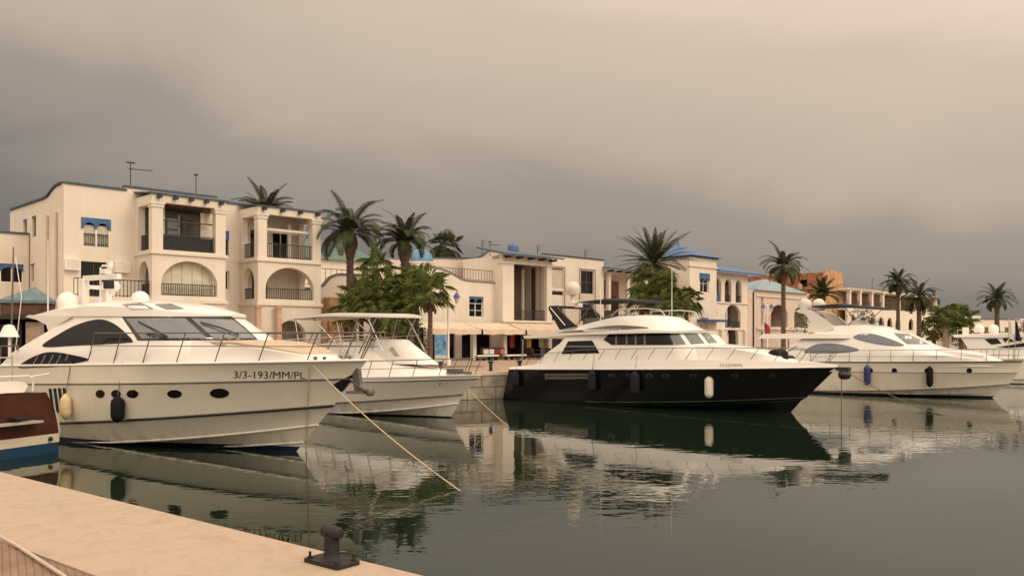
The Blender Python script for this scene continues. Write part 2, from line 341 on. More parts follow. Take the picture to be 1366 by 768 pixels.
def window(parent, s0, s1, z0, z1, o=0, m=glass, fm=white_paint, mull=2, fw_=.06, depth=.16, rows=1):
    b = FB(); b.bx(s0, s1, o - depth - .05, o - depth, z0, z0 + fw_); b.bx(s0, s1, o - depth - .05, o - depth, z1 - fw_, z1)
    for i in range(mull + 1):
        x = s0 + (s1 - s0 - fw_) * i / mull; b.bx(x, x + fw_, o - depth - .046, o - depth + .004, z0 + fw_, z1 - fw_)
    for j in range(1, rows):
        z = z0 + (z1 - z0) * j / rows; b.bx(s0 + fw_, s1 - fw_, o - depth - .044, o - depth + .002, z - .02, z + .02)
    w = b.build('window', fm, parent)
    p = FB(); p.bx(s0 + .01, s1 - .01, o - depth - .075, o - depth - .055, z0 + .01, z1 - .01); g = p.build('pane', m, w, off=OFF[parent.name]); return w
def shell(b, s0, s1, od, z1, o=0, z0=QZ, t=.3, left=True, right=True):     # back and side walls and flat roof behind a front wall
    b.bx(s0, s1, o - od, o - od + t, z0, z1)
    if left: b.bx(s0, s0 + t, o - od + t, o - t, z0, z1)
    if right: b.bx(s1 - t, s1, o - od + t, o - t, z0, z1)
    b.bx(s0 + t, s1 - t, o - od + t, o - t, z1 - .65, z1 - .4)
def roof_trim(pts, o, parent, m=slate_blue, name='roof_trim', w=.18, h=.12):
    b = MB()
    for (sa, za), (sb, zb) in zip(pts[:-1], pts[1:]):
        b.add([(sa, -o - .09, za), (sb, -o - .09, zb), (sb, -o + .36, zb), (sa, -o + .36, za), (sa, -o - .09, za + h), (sb, -o - .09, zb + h), (sb, -o + .36, zb + h), (sa, -o + .36, za + h)],
              [(0, 1, 5, 4), (1, 2, 6, 5), (2, 3, 7, 6), (3, 0, 4, 7), (4, 5, 6, 7), (0, 3, 2, 1)])
    return b.build(name, m, parent)
def antenna(parent, s, o, z, h, kind=0):
    b = FB(); b.tube([(s, -o, z - .6), (s, -o, z + h)], .03, 5)
    if kind == 0:
        b.tube([(s - .1, -o, z + h * .75), (s + 1.3, -o, z + h * .80)], .02, 4)
        for i in range(7): x = s + .2 * i; b.tube([(x, -o - .25, z + h * .755 + .008 * i), (x, -o + .25, z + h * .755 + .008 * i)], .014, 4)
        b.tube([(s - .25, -o, z + h), (s + .25, -o, z + h)], .05, 5)
    elif kind == 1: b.tube([(s - .12, -o, z + h), (s + .12, -o, z + h)], .06, 5)
    else:
        for i in range(4): b.tube([(s - .1, -o, z + h - .18 * i), (s + .5 - .08 * i, -o, z + h - .18 * i)], .022, 4)
    return b.build('antenna', iron, parent)

# ---------- A: the big apartment block on the left
A = building('apartment_building', 'three storey white apartment building with two stacked balcony bays at the left', 'building', 0)
b = FB()
holes = [rect(.97, 2.43, 8.28, 9.84), rect(.89, 2.31, 5.4, 7.4), rect(9.3, 9.7, 8.25, 9.86), rect(9.25, 9.75, 6.1, 7.31)]
holes += [rect(4.8, 7.5, 8.1, 10.5), rect(4.8, 7.5, 5.3, 7.7), rect(11.2, 12.2, 8.1, 10.2), rect(12.8, 14.1, 8.1, 10.2), rect(11.3, 12.4, 5.3, 7.4), rect(10.0, 10.6, 1.35, 4.3), rect(2, 3.2, 1.4, 3.7)]
b.wl([(0, QZ), (15.2, QZ), (15.2, 11.6), (0, 11.7)], holes, -.3, 0)
b.bx(0, 15.2, -11.5, -11.2, QZ, 11.3)
b.bx(14.9, 15.2, -11.2, -.3, QZ, 11.5); b.bx(.3, 14.9, -11.2, -.3, 11.0, 11.25); b.bx(.3, 14.9, -3.3, -3.2, QZ, 11)
side = [(0, QZ), (-11.2, QZ), (-11.2, 11.4), (-3.9, 11.25), (-3.0, 11.3), (-2.2, 11.55), (-1.4, 11.7), (0, 11.72)]
side = [(-.3 if a == 0 else a, z) for a, z in side]
b.wls(side, [rect(-8.3, -7.5, 9.55, 10.4), rect(-6.3, -5.5, 9.2, 10.4), rect(-6.6, -6.0, 6.5, 7.5)], 0, .3)
b.bx(3.4, 9.0, -3.0, -.3, 11.25, 11.95)
b.build('wall', stucco, A)
sb = MB()
for (a0, z0), (a1, z1) in zip(side[2:-1], side[3:]):
    sb.add([(-.1, -a0, z0), (.35, -a0, z0), (.35, -a1, z1), (-.1, -a1, z1), (-.1, -a0, z0 + .13), (.35, -a0, z0 + .13), (.35, -a1, z1 + .13), (-.1, -a1, z1 + .13)], [(0, 4, 7, 3), (4, 5, 6, 7), (1, 2, 6, 5), (0, 1, 5, 4), (3, 7, 6, 2)])
sb.build('roof_trim', slate_blue, A); roof_trim([(0, 11.7), (3.4, 11.69)], 0, A); roof_trim([(9.0, 11.64), (15.2, 11.6)], 0, A); roof_trim([(3.35, 11.95), (9.05, 11.95)], -.3, A)
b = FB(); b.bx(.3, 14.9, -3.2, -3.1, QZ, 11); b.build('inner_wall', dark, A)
for s0, s1, z0, z1, mu in ((9.3, 9.7, 8.25, 9.86, 1), (9.25, 9.75, 6.1, 7.31, 1), (.89, 2.31, 5.4, 7.4, 2), (11.2, 12.2, 8.1, 10.2, 1), (12.8, 14.1, 8.1, 10.2, 2), (11.3, 12.4, 5.3, 7.4, 1), (10.0, 10.6, 1.35, 4.3, 1), (2, 3.2, 1.4, 3.7, 1)):
    window(A, s0, s1, z0, z1, mull=mu, fm=wood_dark if z0 < 6.05 or s1 < 9.72 else white_paint)
b = FB(); b.bx(9.28, 9.72, -.12, .03, 9.3, 9.88); b.build('shutter', blue, A)
# twin arched window with the blue head
w = FB(); w.bx(.97, 2.43, -.2, -.12, 8.28, 9.5); w = w.build('window', mat('pale_blind', (.55, .50, .42), .8), A)
h = FB(); h.wl([(.9, 9.9), (.9, 9.25), (1.0, 9.25)] + [(1.34 - .33 * cos(pi * k / 8), 9.25 + .38 * sin(pi * k / 8)) for k in range(1, 8)] + [(1.68, 9.25), (1.72, 9.25)] + [(2.06 - .33 * cos(pi * k / 8), 9.25 + .38 * sin(pi * k / 8)) for k in range(1, 8)] + [(2.4, 9.25), (2.5, 9.25), (2.5, 9.9)], [], -.04, .05)
h.build('blue_head', blue, w, off=OFF[A.name])
g = FB(); g.bx(1.66, 1.74, -.1, .02, 8.28, 9.25); g.bx(.97, 1.02, -.1, .02, 8.28, 9.25); g.bx(2.38, 2.43, -.1, .02, 8.28, 9.25); g.build('frame', white_paint, w, off=OFF[A.name])
railing(1.02, 1.66, -.02, 8.3, A, .7, .11); railing(1.74, 2.38, -.02, 8.3, A, .7, .11)
for s0 in (-.02, 2.68):
    b = FB(); b.bx(s0, s0 + .8, 0.003, .35, 6.85, 7.45); q = b.build('air_conditioner', white_paint, A)
    b = FB(); [b.bx(s0 + .06, s0 + .74, .35, .358, 6.93 + .09 * i, 6.96 + .09 * i) for i in range(6)]; b.build('grille', mat('ac_grille', (.45, .42, .38), .6), q, off=OFF[A.name])
b = FB(); b.bx(-.15, 3.9, 0.003, 2.2, 5.05, 5.3); b.bx(-.15, 3.9, 2.0, 2.2, QZ, 5.05); b.build('terrace', stucco, A)
railing(-.1, 3.9, 2.1, 5.3, A, 1.0, .2)
for s_, o_ in ((-.09, -1.2), (-.09, -2.9)): b = FB(); b.tube([(s_, -o_, QZ), (s_, -o_, 10.2)], .07, 8); b.build('drainpipe', stucco_in, A)
for a0, z0, z1 in ((-8.3, 9.55, 10.4), (-6.3, 9.2, 10.4), (-6.6, 6.5, 7.5)):
    b = FB(); b.bx(.12, .16, a0 - .02, a0 + .85, z0 - .02, z1 + .001); w = b.build('window', glass, A)
    b = FB(); b.bx(-.02, .18, a0 - .05, a0 + .85, z1 + .003, z1 + .08); b.build('lintel', slate_blue, w, off=OFF[A.name])
def bay(s0, s1, ground_arch, awn):
    # a projecting bay: three floors of open balcony between square pillars
    t = .62; of = 2.5; b = FB()
    arch1 = arch(s0 + t - .1, s1 - t + .1, 5.5, 6.15, 7.55)
    fr = [rect(s0 + t, s1 - t, 8.12, 10.85), arch1]
    if ground_arch: fr.append(arch(s0 + 1.2, s1 - 1.1, QZ + .02, 3.0, 4.15))
    else: fr.append(rect(s0 + t, s1 - t, QZ + .02, 4.3))
    b.wl(rect(s0, s1, QZ, 11.3), fr, of - .45, of)
    sd = [rect(.35, of - .5, 8.12, 10.75), arch(.4, of - .5, 5.5, 6.4, 7.5)]
    b.wls(rect(0.003, of - .45, QZ, 11.3), sd, s0, s0 + .4); b.wls(rect(0.003, of - .45, QZ, 11.3), [rect(.35, of - .5, 8.12, 10.75), arch(.4, of - .5, 5.5, 6.4, 7.5)], s1 - .4, s1)
    b.bx(s0 + .4, s1 - .4, 0.003, of - .45, 7.75, 8.0); b.bx(s0 + .4, s1 - .4, 0.003, of - .45, 5.1, 5.35)
    w = b.build('balcony_bay', stucco, A); off = OFF[A.name]
    for z in (8.0, 5.22):
        b = FB(); b.bx(s0 - .1, s1 + .1, of + .003, of + .12, z - .14, z + .05); b.bx(s0 - .1, s0 - .003, 0.02, of + .003, z - .14, z + .05); b.build('moulding', stucco, w, off=off)
    for x in (s0, s1 - t):                       # capitals
        b = FB(); b.bx(x - .1, x + t + .1, of - .55, of + .1, 10.72, 10.9); b.bx(x - .05, x + t + .05, of - .5, of + .06, 10.55, 10.72); b.build('capital', stucco, w, off=off)
    b = FB(); b.add([(s0 - .12, -of - .12, 11.3), (s1 + .12, -of - .12, 11.3), (s1 + .12, .3, 11.66), (s0 - .12, .3, 11.66), (s0 - .12, -of - .12, 11.38), (s1 + .12, -of - .12, 11.38), (s1 + .12, .3, 11.74), (s0 - .12, .3, 11.74)],
                     [(0, 1, 5, 4), (1, 2, 6, 5), (2, 3, 7, 6), (3, 0, 4, 7), (4, 5, 6, 7), (0, 3, 2, 1)])
    b.build('roof', slate_blue, w, off=off)
    n = 5 if s1 < 9 else 4
    for i in range(n):
        x = s0 + .35 + (s1 - s0 - .7) * i / (n - 1); b = FB(); b.bx(x - .10, x + .10, of + .003, of + .38, 11.06, 11.24); b.build('beam_end', blackp, w, off=off)
    railing(s0 + t, s1 - t, of - .2, 8.12, A, .95, .13); railing(s0 + t, s1 - t, of - .2, 5.45, A, .75, .13)
    railing(.35, of - .5, 0, 8.12, A, .95, .13, side=s0 + .2); railing(.4, of - .5, 0, 5.45, A, .75, .13, side=s0 + .2)
    return w
w1 = bay(3.93, 8.33, False, True); w2 = bay(10.45, 14.95, True, False)
off = OFF[A.name]
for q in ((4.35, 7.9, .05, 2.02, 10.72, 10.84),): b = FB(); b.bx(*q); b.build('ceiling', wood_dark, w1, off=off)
b = FB(); b.bx(4.4, 7.85, .03, .055, 8.02, 10.7); b.build('back_shade_sheet', mat('shaded_back', (.20, .17, .14), .8, var=.3), w1, off=off)  # dark sheet over the back wall, the bay's inner shade put into its colour
b = FB(); b.bx(4.6, 7.7, 1.9, 1.98, 5.6, 7.56); b.build('curtain', curtain, w1, off=off)
b = FB(); [b.bx(4.6 + .62 * i, 4.63 + .62 * i, 1.985, 2.0, 5.6, 7.5) for i in range(6)]; b.build('blind_frame', mat('blind_frame', (.35, .34, .28), .6), w1, off=off)
b = FB(); b.bx(4.57, 7.72, 2.0, 2.04, 9.85, 9.92); b.bx(4.57, 7.72, 2.08, 2.12, 8.15, 9.0); b.build('screen', blackp, w1, off=off)
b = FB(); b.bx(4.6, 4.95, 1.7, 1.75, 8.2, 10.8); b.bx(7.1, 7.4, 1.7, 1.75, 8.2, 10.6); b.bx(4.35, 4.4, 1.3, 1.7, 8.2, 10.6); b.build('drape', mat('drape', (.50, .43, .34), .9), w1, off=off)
b = FB(); b.bx(6.0, 6.1, 1.0, 1.1, 8.2, 10.4); b.bx(5.0, 7.4, .06, .1, 8.15, 10.3); b.build('glass_door', glass_grey, w1, off=off)
b = FB(); b.bx(11.08, 14.3, 1.9, 2.02, 9.9, 10.05); b.bx(11.08, 14.3, .9, 1.02, 9.9, 10.05); b.bx(13.4, 13.6, .8, 1.0, 8.0, 10.6); b.build('pergola_beams', stucco, w2, off=off)
for x in (10.1, 11.5): b = FB(); b.bx(x, x + .3, 2.75, 3.05, QZ, 4.9); b.bx(x - .06, x + .36, 2.7, 3.1, 4.9, 5.02); b.build('column', salmon, A)
b = FB(); b.bx(15.3, 15.75, 1.5, 2.0, QZ, 4.6); b.build('column', salmon, A)
antenna(A, 3.9, -.8, 12.0, 1.55, 0); antenna(A, 8.0, -1.0, 12.0, 1.4, 1)

# ---------- houses left of A and behind it
Bh = building('white_house', 'white house with blue headed window at the left edge of the photo', 'house', -4, -6.8)
b = FB(); b.wl(rect(-12, -.06, QZ, 9.4), [rect(-4.2, -.35, 6.4, 7.55)], -7.1, -6.8); shell(b, -12, -.06, 6, 9.4, -6.8); b.bx(-11.6, -.4, -9.2, -9.1, QZ, 9); b.build('wall', stucco, Bh)
roof_trim([(-12, 9.4), (-.06, 9.4)], -6.8, Bh)
for i in range(3):
    s0 = -4.2 + 1.3 * i; w = window(Bh, s0, s0 + 1.25, 6.4, 7.55, -6.8, mull=2)
    h = FB(); h.wl([(s0 - .02, 7.6), (s0 - .02, 7.2)] + [(s0 + .62 - .55 * cos(pi * k / 8), 7.1 + .25 * sin(pi * k / 8)) for k in range(9)] + [(s0 + 1.27, 7.2), (s0 + 1.27, 7.6)], [], -6.9, -6.85); h.build('blue_head', blue, w, off=OFF[Bh.name])
b = FB(); b.bx(-8, -1.2, -10.5, -8.0, 9.4, 9.55); b.add([(-8, 8.0, 9.55), (-1.2, 8.0, 9.55), (-1.2, 10.5, 10.4), (-8, 10.5, 10.4)], [(0, 1, 2, 3)]); b.build('skylight', pale_blue, Bh)

# kiosk on the promenade beside the first yacht
K = thing('kiosk', 'small dark kiosk with brown canvas walls and pointed teal roof behind the mahogany boat', 'kiosk', (-21.4, 37.0, QZ), R(20))
b = MB(); b.add([(-1.0, -1.0, 3.35), (1.0, -1.0, 3.35), (1.0, 1.0, 3.35), (-1.0, 1.0, 3.35), (.25, 0, 3.98)], [(0, 1, 4), (1, 2, 4), (2, 3, 4), (3, 0, 4), (0, 3, 2, 1)]); b.box(-1.0, 1.0, -1.02, 1.0, 3.22, 3.35); b.build('roof', mat('teal_roof', (.10, .16, .18), .6, var=.25), K)
b = MB(); b.box(-.92, .92, -.9, .9, 2.72, 3.22); b.build('canvas_wall', mat('brown_canvas', (.10, .05, .035), .9, var=.3), K)
b = MB(); b.box(-1.9, 1.7, -1.3, 1.2, 2.52, 2.70); b.build('flat_roof', blackp, K)
b = MB(); b.box(-1.0, -.92, -.95, .9, 0, 2.52); b.box(.92, 1.0, -.95, .9, 0, 2.52); b.box(-.92, .92, .7, .8, 0, 2.52); b.build('wall', dark, K)
b = MB(); b.box(.05, .75, -.93, -.8, 0, 2.4); b.build('door', mat('beige_door', (.30, .23, .17), .8, var=.25), K)
b = MB(); b.box(-.92, -.1, -.9, -.8, .8, 2.3); b.build('window', glass, K)

# green roofed house, link house, domed turret between A and the shops
G = building('green_roof_house', 'white house with hipped green tiled roof between apartment building and palms', 'house', 19, -10)
b = FB(); b.bx(20, 29, -16, -10, QZ, 9.6); b.build('wall', stucco, G)
b = FB(); b.add([(19.5, 9.6, 9.6), (29.5, 9.6, 9.6), (29.5, 16.4, 9.6), (19.5, 16.4, 9.6), (22.3, 13, 11.6), (25.5, 13, 11.6)], [(0, 1, 5, 4), (1, 2, 5), (2, 3, 4, 5), (3, 0, 4), (0, 3, 2, 1)]); b.build('roof', green_tile, G)
for x in (21, 23.5, 26): window(G, x, x + .9, 7.3, 8.5, -9.83, mull=1)
Lk = building('link_house', 'low white house with wavy dark parapet behind the tall palms', 'house', 20, -3)
pts = [(15.3, 6.5), (17.6, 6.6), (18.5, 6.85), (19.1, 7.5), (19.7, 7.75), (21, 7.8), (23.4, 7.8)]
b = FB(); b.wl([(15.3, QZ), (23.4, QZ)] + pts[::-1], [arch(20, 21.4, QZ + .02, 3.2, 4.0), rect(22, 22.9, 5, 6.3)], -3.3, -3); shell(b, 15.3, 23.4, 6, 6.9, -3); b.bx(15.7, 23.0, -5, -4.9, QZ, 6.2); b.build('wall', stucco, Lk)
roof_trim(pts, -3, Lk, mat('dark_trim', (.05, .06, .07), .6)); railing(15.5, 22, -5.2, 7.0, Lk, 1.4, .5)
window(Lk, 22, 22.9, 5, 6.3, -3, mull=1); b = FB(); b.bx(20, 21.4, -3.2, -3.15, QZ, 4); b.build('door', wood_dark, Lk)
b = FB(); b.bx(18.4, 19.6, -2.9, -2.0, QZ, 6.0); b.build('chimney_stack', rubble2, Lk)
D = building('domed_turret', 'round white turret with sky blue dome rising behind the palms', 'turret', 29.1, -5)
b = FB(); b.lathe([(1.12, QZ), (1.12, 9.3), (1.2, 9.3), (1.2, 9.42), (1.1, 9.42)], (29.1, 5, 0), 24); b.build('wall', stucco, D)
b = FB(); b.lathe([(1.08 * cos(pi / 2 * k / 10) + .001, 9.42 + 1.15 * sin(pi / 2 * k / 10)) for k in range(11)], (29.1, 5, 0), 28); b.build('dome', dome_blue, D)
for k in range(6):
    a = R(-150 + 24 * k); b = FB(); x, y = 29.1 + 1.13 * cos(a), 5 + 1.13 * sin(a); b.box(x - .12, x + .12, y - .1, y + .1, 8.75, 9.1); b.build('window', mat('brown_pane', (.15, .09, .05), .5), D)

# ---------- C: shops with terrace and tall loggia
C = building('terrace_house', 'white terrace house over the cafe awnings with tall open loggia', 'building', 36)
pts = [(23.5, 8.5), (27.2, 8.45), (28.2, 8.2), (29.3, 7.75), (30, 7.62), (33.1, 7.6)]
b = FB()
b.wl([(23.5, QZ), (33.1, QZ)] + pts[::-1], [rect(30.2, 31.76, 4.73, 6.41), rect(24.0, 25.6, QZ + .02, 3.9), rect(25.9, 28.7, QZ + .02, 3.9), rect(29.4, 32.7, QZ + .02, 3.9)], -.3, 0)
b.bx(23.5, 33.1, -8, -7.7, QZ, 7.6); b.bx(23.5, 23.8, -7.7, -.3, QZ, 7.6); b.bx(23.8, 33.1, -7.7, -.3, 7.0, 7.2); b.build('wall', stucco, C)
b = FB(); b.wl([(28, 7), (38.6, 7), (38.6, 10.95), (37.0, 10.95), (36, 10.35), (35, 10.1), (28, 9.7)], [], -5.3, -5); b.bx(28, 38.6, -10, -9.7, 7, 10); b.build('upper_wall', stucco_pink, C)
roof_trim([(28, 9.7), (35, 10.1), (36, 10.35), (37.0, 10.95), (38.6, 10.95)], -5, C)
roof_trim(pts, 0, C, mat('terrace_trim', (.13, .15, .16), .6), h=.08); railing(26.5, 33, -.25, 7.7, C, .95, .3, dsteel)
# loggia block
b = FB(); b.wl(rect(33.0, 38.95, QZ, 9.95), [rect(34.3, 38.3, 4.5, 9.25), rect(33.5, 38.5, QZ + .02, 3.9)], .6, 1.0)
b.bx(33.0, 33.4, -.3, .6, QZ, 9.95); b.bx(38.55, 38.95, .003, .6, QZ, 9.95); b.bx(33.4, 38.55, -2.5, .6, 4.1, 4.45); b.bx(33.0, 38.95, -4, .6, 9.6, 9.85)
b.bx(33.0, 33.3, -4, -.3, 4.4, 9.6); b.bx(38.65, 38.95, -4, -.3, 4.4, 9.6); b.build('loggia', stucco, C)
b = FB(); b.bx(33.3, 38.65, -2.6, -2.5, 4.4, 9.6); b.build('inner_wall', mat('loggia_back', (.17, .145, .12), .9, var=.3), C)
b = FB(); b.bx(35.9, 37.6, -1.6, -1.5, 4.5, 9.0); b.build('screen', mat('brown_screen', (.075, .050, .030), .8, var=.15), C)
b = FB(); b.bx(35.5, 35.9, -1.5, -1.3, 4.5, 9.1); b.bx(37.6, 37.8, -1.5, -1.3, 4.5, 9.1); b.wl([(34.35, 4.5), (35.5, 4.5), (35.5, 8.9), (35.0, 8.4), (34.6, 7.6), (34.4, 6.8)], [], -1.6, -1.4); b.build('pier', stucco, C)
b = FB(); b.bx(34.3, 34.36, .1, .5, 4.5, 9.2); b.bx(38.0, 38.3, -.6, -.4, 4.5, 9.2); b.build('lattice', iron, C)
for q in ((32.9, 34.35, .4, 1.12, 9.2, 9.4), (38.2, 39.05, .4, 1.12, 9.2, 9.4), (32.95, 39, .9, 1.15, 4.35, 4.5)): b = FB(); b.bx(*q); b.build('moulding', stucco, C)
b = FB(); b.add([(32.2, -1.9, 9.85), (39.6, -1.9, 9.85), (39.0, 3, 10.75), (33.6, 3, 10.8), (32.2, -1.9, 9.97), (39.6, -1.9, 9.97), (39.0, 3, 10.87), (33.6, 3, 10.92)], [(0, 1, 5, 4), (1, 2, 6, 5), (2, 3, 7, 6), (3, 0, 4, 7), (4, 5, 6, 7), (0, 3, 2, 1)]); b.build('roof', slate_blue, C)
for i in range(5): b = FB(); b.bx(33.2 + 1.35 * i, 33.42 + 1.35 * i, 1.003, 1.75, 9.66, 9.84); b.build('beam_end', wood_dark, C)
railing(34.3, 38.3, .7, 4.5, C, .9, .14)
w = window(C, 30.2, 31.76, 4.73, 6.41, mull=2, rows=3); h = FB(); h.wl([(30.15, 6.45), (30.15, 5.95)] + [(30.58 - .38 * cos(pi * k / 8), 5.9 + .32 * sin(pi * k / 8)) for k in range(9)] + [(31.38 - .38 * cos(pi * k / 8), 5.9 + .32 * sin(pi * k / 8)) for k in range(9)] + [(31.81, 5.95), (31.81, 6.45)], [], -.12, -.06); h.build('blue_head', blue, w, off=OFF[C.name])
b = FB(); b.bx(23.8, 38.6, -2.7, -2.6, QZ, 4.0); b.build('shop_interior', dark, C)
for s0, s1 in ((24.0, 25.6), (25.9, 28.7)): window(C, s0, s1, QZ + .02, 3.9, mull=2, fm=wood_dark)
b = FB(); b.bx(32.3, 32.65, 1.5, 1.85, QZ, 3.5); b.build('pillar', white_paint, C); b = FB(); b.bx(29.0, 29.35, 1.5, 1.85, QZ, 3.5); b.build('pillar', white_paint, C)
antenna(C, 35.2, -4, 10.6, 1.1, 2); antenna(C, 36.6, -4.5, 10.7, 1.0, 0)
# right block of C
Cr = building('white_block', 'plain white block with two tall framed windows right of the loggia', 'building', 43)
b = FB(); b.wl(rect(38.95, 47.2, QZ, 10.4), [rect(39.95, 41.55, 4.6, 9.3), rect(43.9, 45.75, 7.15, 9.3), rect(43.9, 45.75, 4.6, 6.3), rect(40, 46, QZ + .02, 3.8)], -.3, 0); shell(b, 38.95, 47.2, 8, 10.4, left=False); b.build('wall', stucco, Cr)
roof_trim([(38.95, 10.4), (47.2, 10.4)], 0, Cr, mat('block_trim', (.045, .05, .055), .6))
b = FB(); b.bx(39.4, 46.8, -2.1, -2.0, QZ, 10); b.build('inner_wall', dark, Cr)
b = FB(); b.bx(39.95, 41.55, -.2, -.15, 7.5, 9.2); b.build('roller_blind', mat('roller_blind', (.52, .45, .36), .8), Cr)
b = FB(); b.bx(39.95, 41.55, -.14, -.02, 7.25, 7.5); b.bx(39.95, 41.55, -.2, -.1, 5.9, 6.9); b.build('balcony_panel', stucco, Cr)
window(Cr, 39.95, 41.55, 4.6, 7.2, mull=1, fm=dsteel); window(Cr, 43.9, 45.75, 7.15, 9.3, mull=2, fm=dsteel, rows=2); window(Cr, 43.9, 45.75, 4.6, 6.3, mull=2, fm=dsteel); window(Cr, 40, 46, QZ + .02, 3.8, mull=5, fm=wood_dark)
for s0, s1 in ((39.85, 41.65), (43.75, 45.9)):
    b = FB(); b.bx(s0 - .06, s0, -.02, .05, 4.4, 9.45); b.bx(s1, s1 + .06, -.02, .05, 4.4, 9.45); b.bx(s0, s1, -.02, .05, 9.38, 9.45); b.build('window_surround', dsteel, Cr)
antenna(Cr, 40.2, -2, 10.4, 1.1, 2); antenna(Cr, 46.8, -2, 10.3, 1.2, 2)
ts = .72
bt = thing('water_tank', 'round bright blue water tank on the roof above the loggia', 'tank', fw(38.9, -3.8, 10.75), FA)
b = MB(); b.lathe([(.55, .15), (.72, .3), (.75, .5), (.75, .62), (.72, .64), (.75, .7), (.75, .95), (.62, 1.2), (.25, 1.33), (.22, 1.4), (.01, 1.42)], (0, 0, 0), 20); b.build('tank', mat('blue_plastic', (.09, .15, .33), .5), bt)
b = MB(); [b.box(x - .05, x + .05, y - .05, y + .05, -.9, .2) for x in (-.5, .5) for y in (-.5, .5)]; b.build('stand', iron, bt); bt.scale = (ts, ts, ts)

# pergola house, half hidden by palms
P = building('pergola_house', 'low white house with pergola porch and pink flowering wall behind the dark bimini', 'house', 51)
b = FB(); b.bx(47.2, 58, -6.3, -6, QZ, 9.6); b.bx(47.2, 58, -3.2, -3, QZ, 9.3); b.bx(47.3, 58, -6, .2, 9.3, 9.5); b.bx(47.2, 58, -3, .2, 4.1, 4.4); b.bx(47.3, 58, -3, 0, QZ, 4.1); b.build('wall', stucco, P)
for x in (47.7, 50.6, 53.5, 56.4): b = FB(); b.bx(x, x + .35, -.15, .2, 4.4, 9.3); b.bx(x - .08, x + .43, -.22, .28, 9.1, 9.28); b.build('column', stucco, P)
b = FB(); b.bx(48.6, 53, -2.9, -2.8, 6.0, 8.8); b.build('flowering_creeper', mat('creeper', (.22, .10, .08), .9, var=.6, scale=3), P)
b = FB(); b.bx(49.5, 50.3, -2.95, -2.7, 4.5, 7.2); b.bx(51.6, 52.8, -2.95, -2.7, 4.5, 7.2); b.build('door', dark, P)
b = FB(); b.add([(47.0, -1.0, 9.55), (58, -1.0, 9.55), (58, 3.2, 10.2), (47.0, 3.2, 10.2), (47.0, -1.0, 9.66), (58, -1.0, 9.66), (58, 3.2, 10.32), (47.0, 3.2, 10.32)], [(0, 1, 5, 4), (1, 2, 6, 5), (2, 3, 7, 6), (3, 0, 4, 7), (4, 5, 6, 7), (0, 3, 2, 1)]); b.build('roof', slate_blue, P)
for i in range(8): b = FB(); b.bx(47.6 + 1.3 * i, 47.8 + 1.3 * i, .2, .85, 9.36, 9.53); b.build('beam_end', wood_dark, P)
railing(48.0, 58, .1, 4.4, P, .9, .2)

# ---------- E: blue pyramid tower with arcaded wing
T = building('tower_house', 'white tower house with bright blue pyramid roof', 'building', 63.8, sh=-1.5)
b = FB(); b.wl(rect(61.27, 66.4, QZ, 11.55), [rect(63.2, 64.9, 7.9, 9.85), rect(63.2, 64.8, 4.0, 5.2)], .9, 1.2); b.bx(61.27, 61.57, -5, .9, QZ, 11.55); b.bx(66.1, 66.4, -5, .9, QZ, 11.55); b.bx(61.27, 66.4, -5.3, -5, QZ, 11.55); b.bx(61.6, 66.1, -.6, -.5, QZ, 11)
b.bx(61.15, 66.5, .9, 1.35, 10.55, 10.7); b.build('wall', stucco, T)
b = FB(); b.bx(61.1, 66.55, -5.4, 1.4, 11.55, 11.7); b.add([(60.8, -1.75, 11.7), (66.9, -1.75, 11.7), (66.9, 5.75, 11.7), (60.8, 5.75, 11.7), (63.8, 2, 13.3)], [(0, 1, 4), (1, 2, 4), (2, 3, 4), (3, 0, 4), (0, 3, 2, 1)])
b.tube([(63.8, 2, 13.2), (63.8, 2, 13.9)], [.12, .02], 6); b.build('roof', blue_tile, T)
w = window(T, 63.2, 64.9, 7.9, 9.85, 1.2, mull=2, rows=2); h = FB(); h.wl([(63.1, 9.95), (63.1, 9.2)] + [(63.6 - .38 * cos(pi * k / 8), 9.1 + .3 * sin(pi * k / 8)) for k in range(9)] + [(64.5 - .38 * cos(pi * k / 8), 9.1 + .3 * sin(pi * k / 8)) for k in range(9)] + [(65.0, 9.2), (65.0, 9.95)], [], 1.203, 1.28); h.build('blue_head', blue, w, off=OFF[T.name])
window(T, 63.2, 64.8, 4.0, 5.2, 1.2, m=stucco_in)
b = FB(); b.bx(62.6, 66.6, 1.203, 2.4, 4.75, 5.0); b.build('canopy', blue, T)
Wg = building('arcade_wing', 'white wing with three arched windows and blue lean-to roof beside the tower', 'building', 70, sh=-.5)
hs = [arch(66.8, 68.3, 7.1, 8.9, 9.75), arch(69.0, 70.4, 7.1, 8.9, 9.75), arch(71.3, 72.6, 7.1, 8.9, 9.75), rect(66.9, 67.3, 4.4, 6.2), arch(69.1, 72.4, 4.2, 5.6, 6.85), arch(69.4, 71.9, QZ + .02, 3.0, 4.35)]
b = FB(); b.wl(rect(66.4, 74.0, QZ, 10.4), hs, -.35, 0); b.bx(73.7, 74.0, -6, -.35, QZ, 10.4); b.bx(66.4, 74, -6.3, -6, QZ, 10.4); b.bx(66.4, 73.7, -3, -.35, 6.9, 7.1); b.bx(66.4, 73.7, -3, -.35, 4.0, 4.2); b.build('wall', stucco, Wg)
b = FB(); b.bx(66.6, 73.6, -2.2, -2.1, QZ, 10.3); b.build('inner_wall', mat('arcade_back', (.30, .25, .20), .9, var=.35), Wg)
for q in ((66.4, 74.1, .003, .15, 6.95, 7.1), (66.4, 74.1, .003, .15, 3.95, 4.15)): b = FB(); b.bx(*q); b.build('moulding', stucco, Wg)
for q in ((67.9, 68.5, .003, .3, QZ, 3.95), (72.9, 73.5, .003, .3, QZ, 3.95)): b = FB(); b.bx(*q); b.build('pilaster', stucco, Wg)
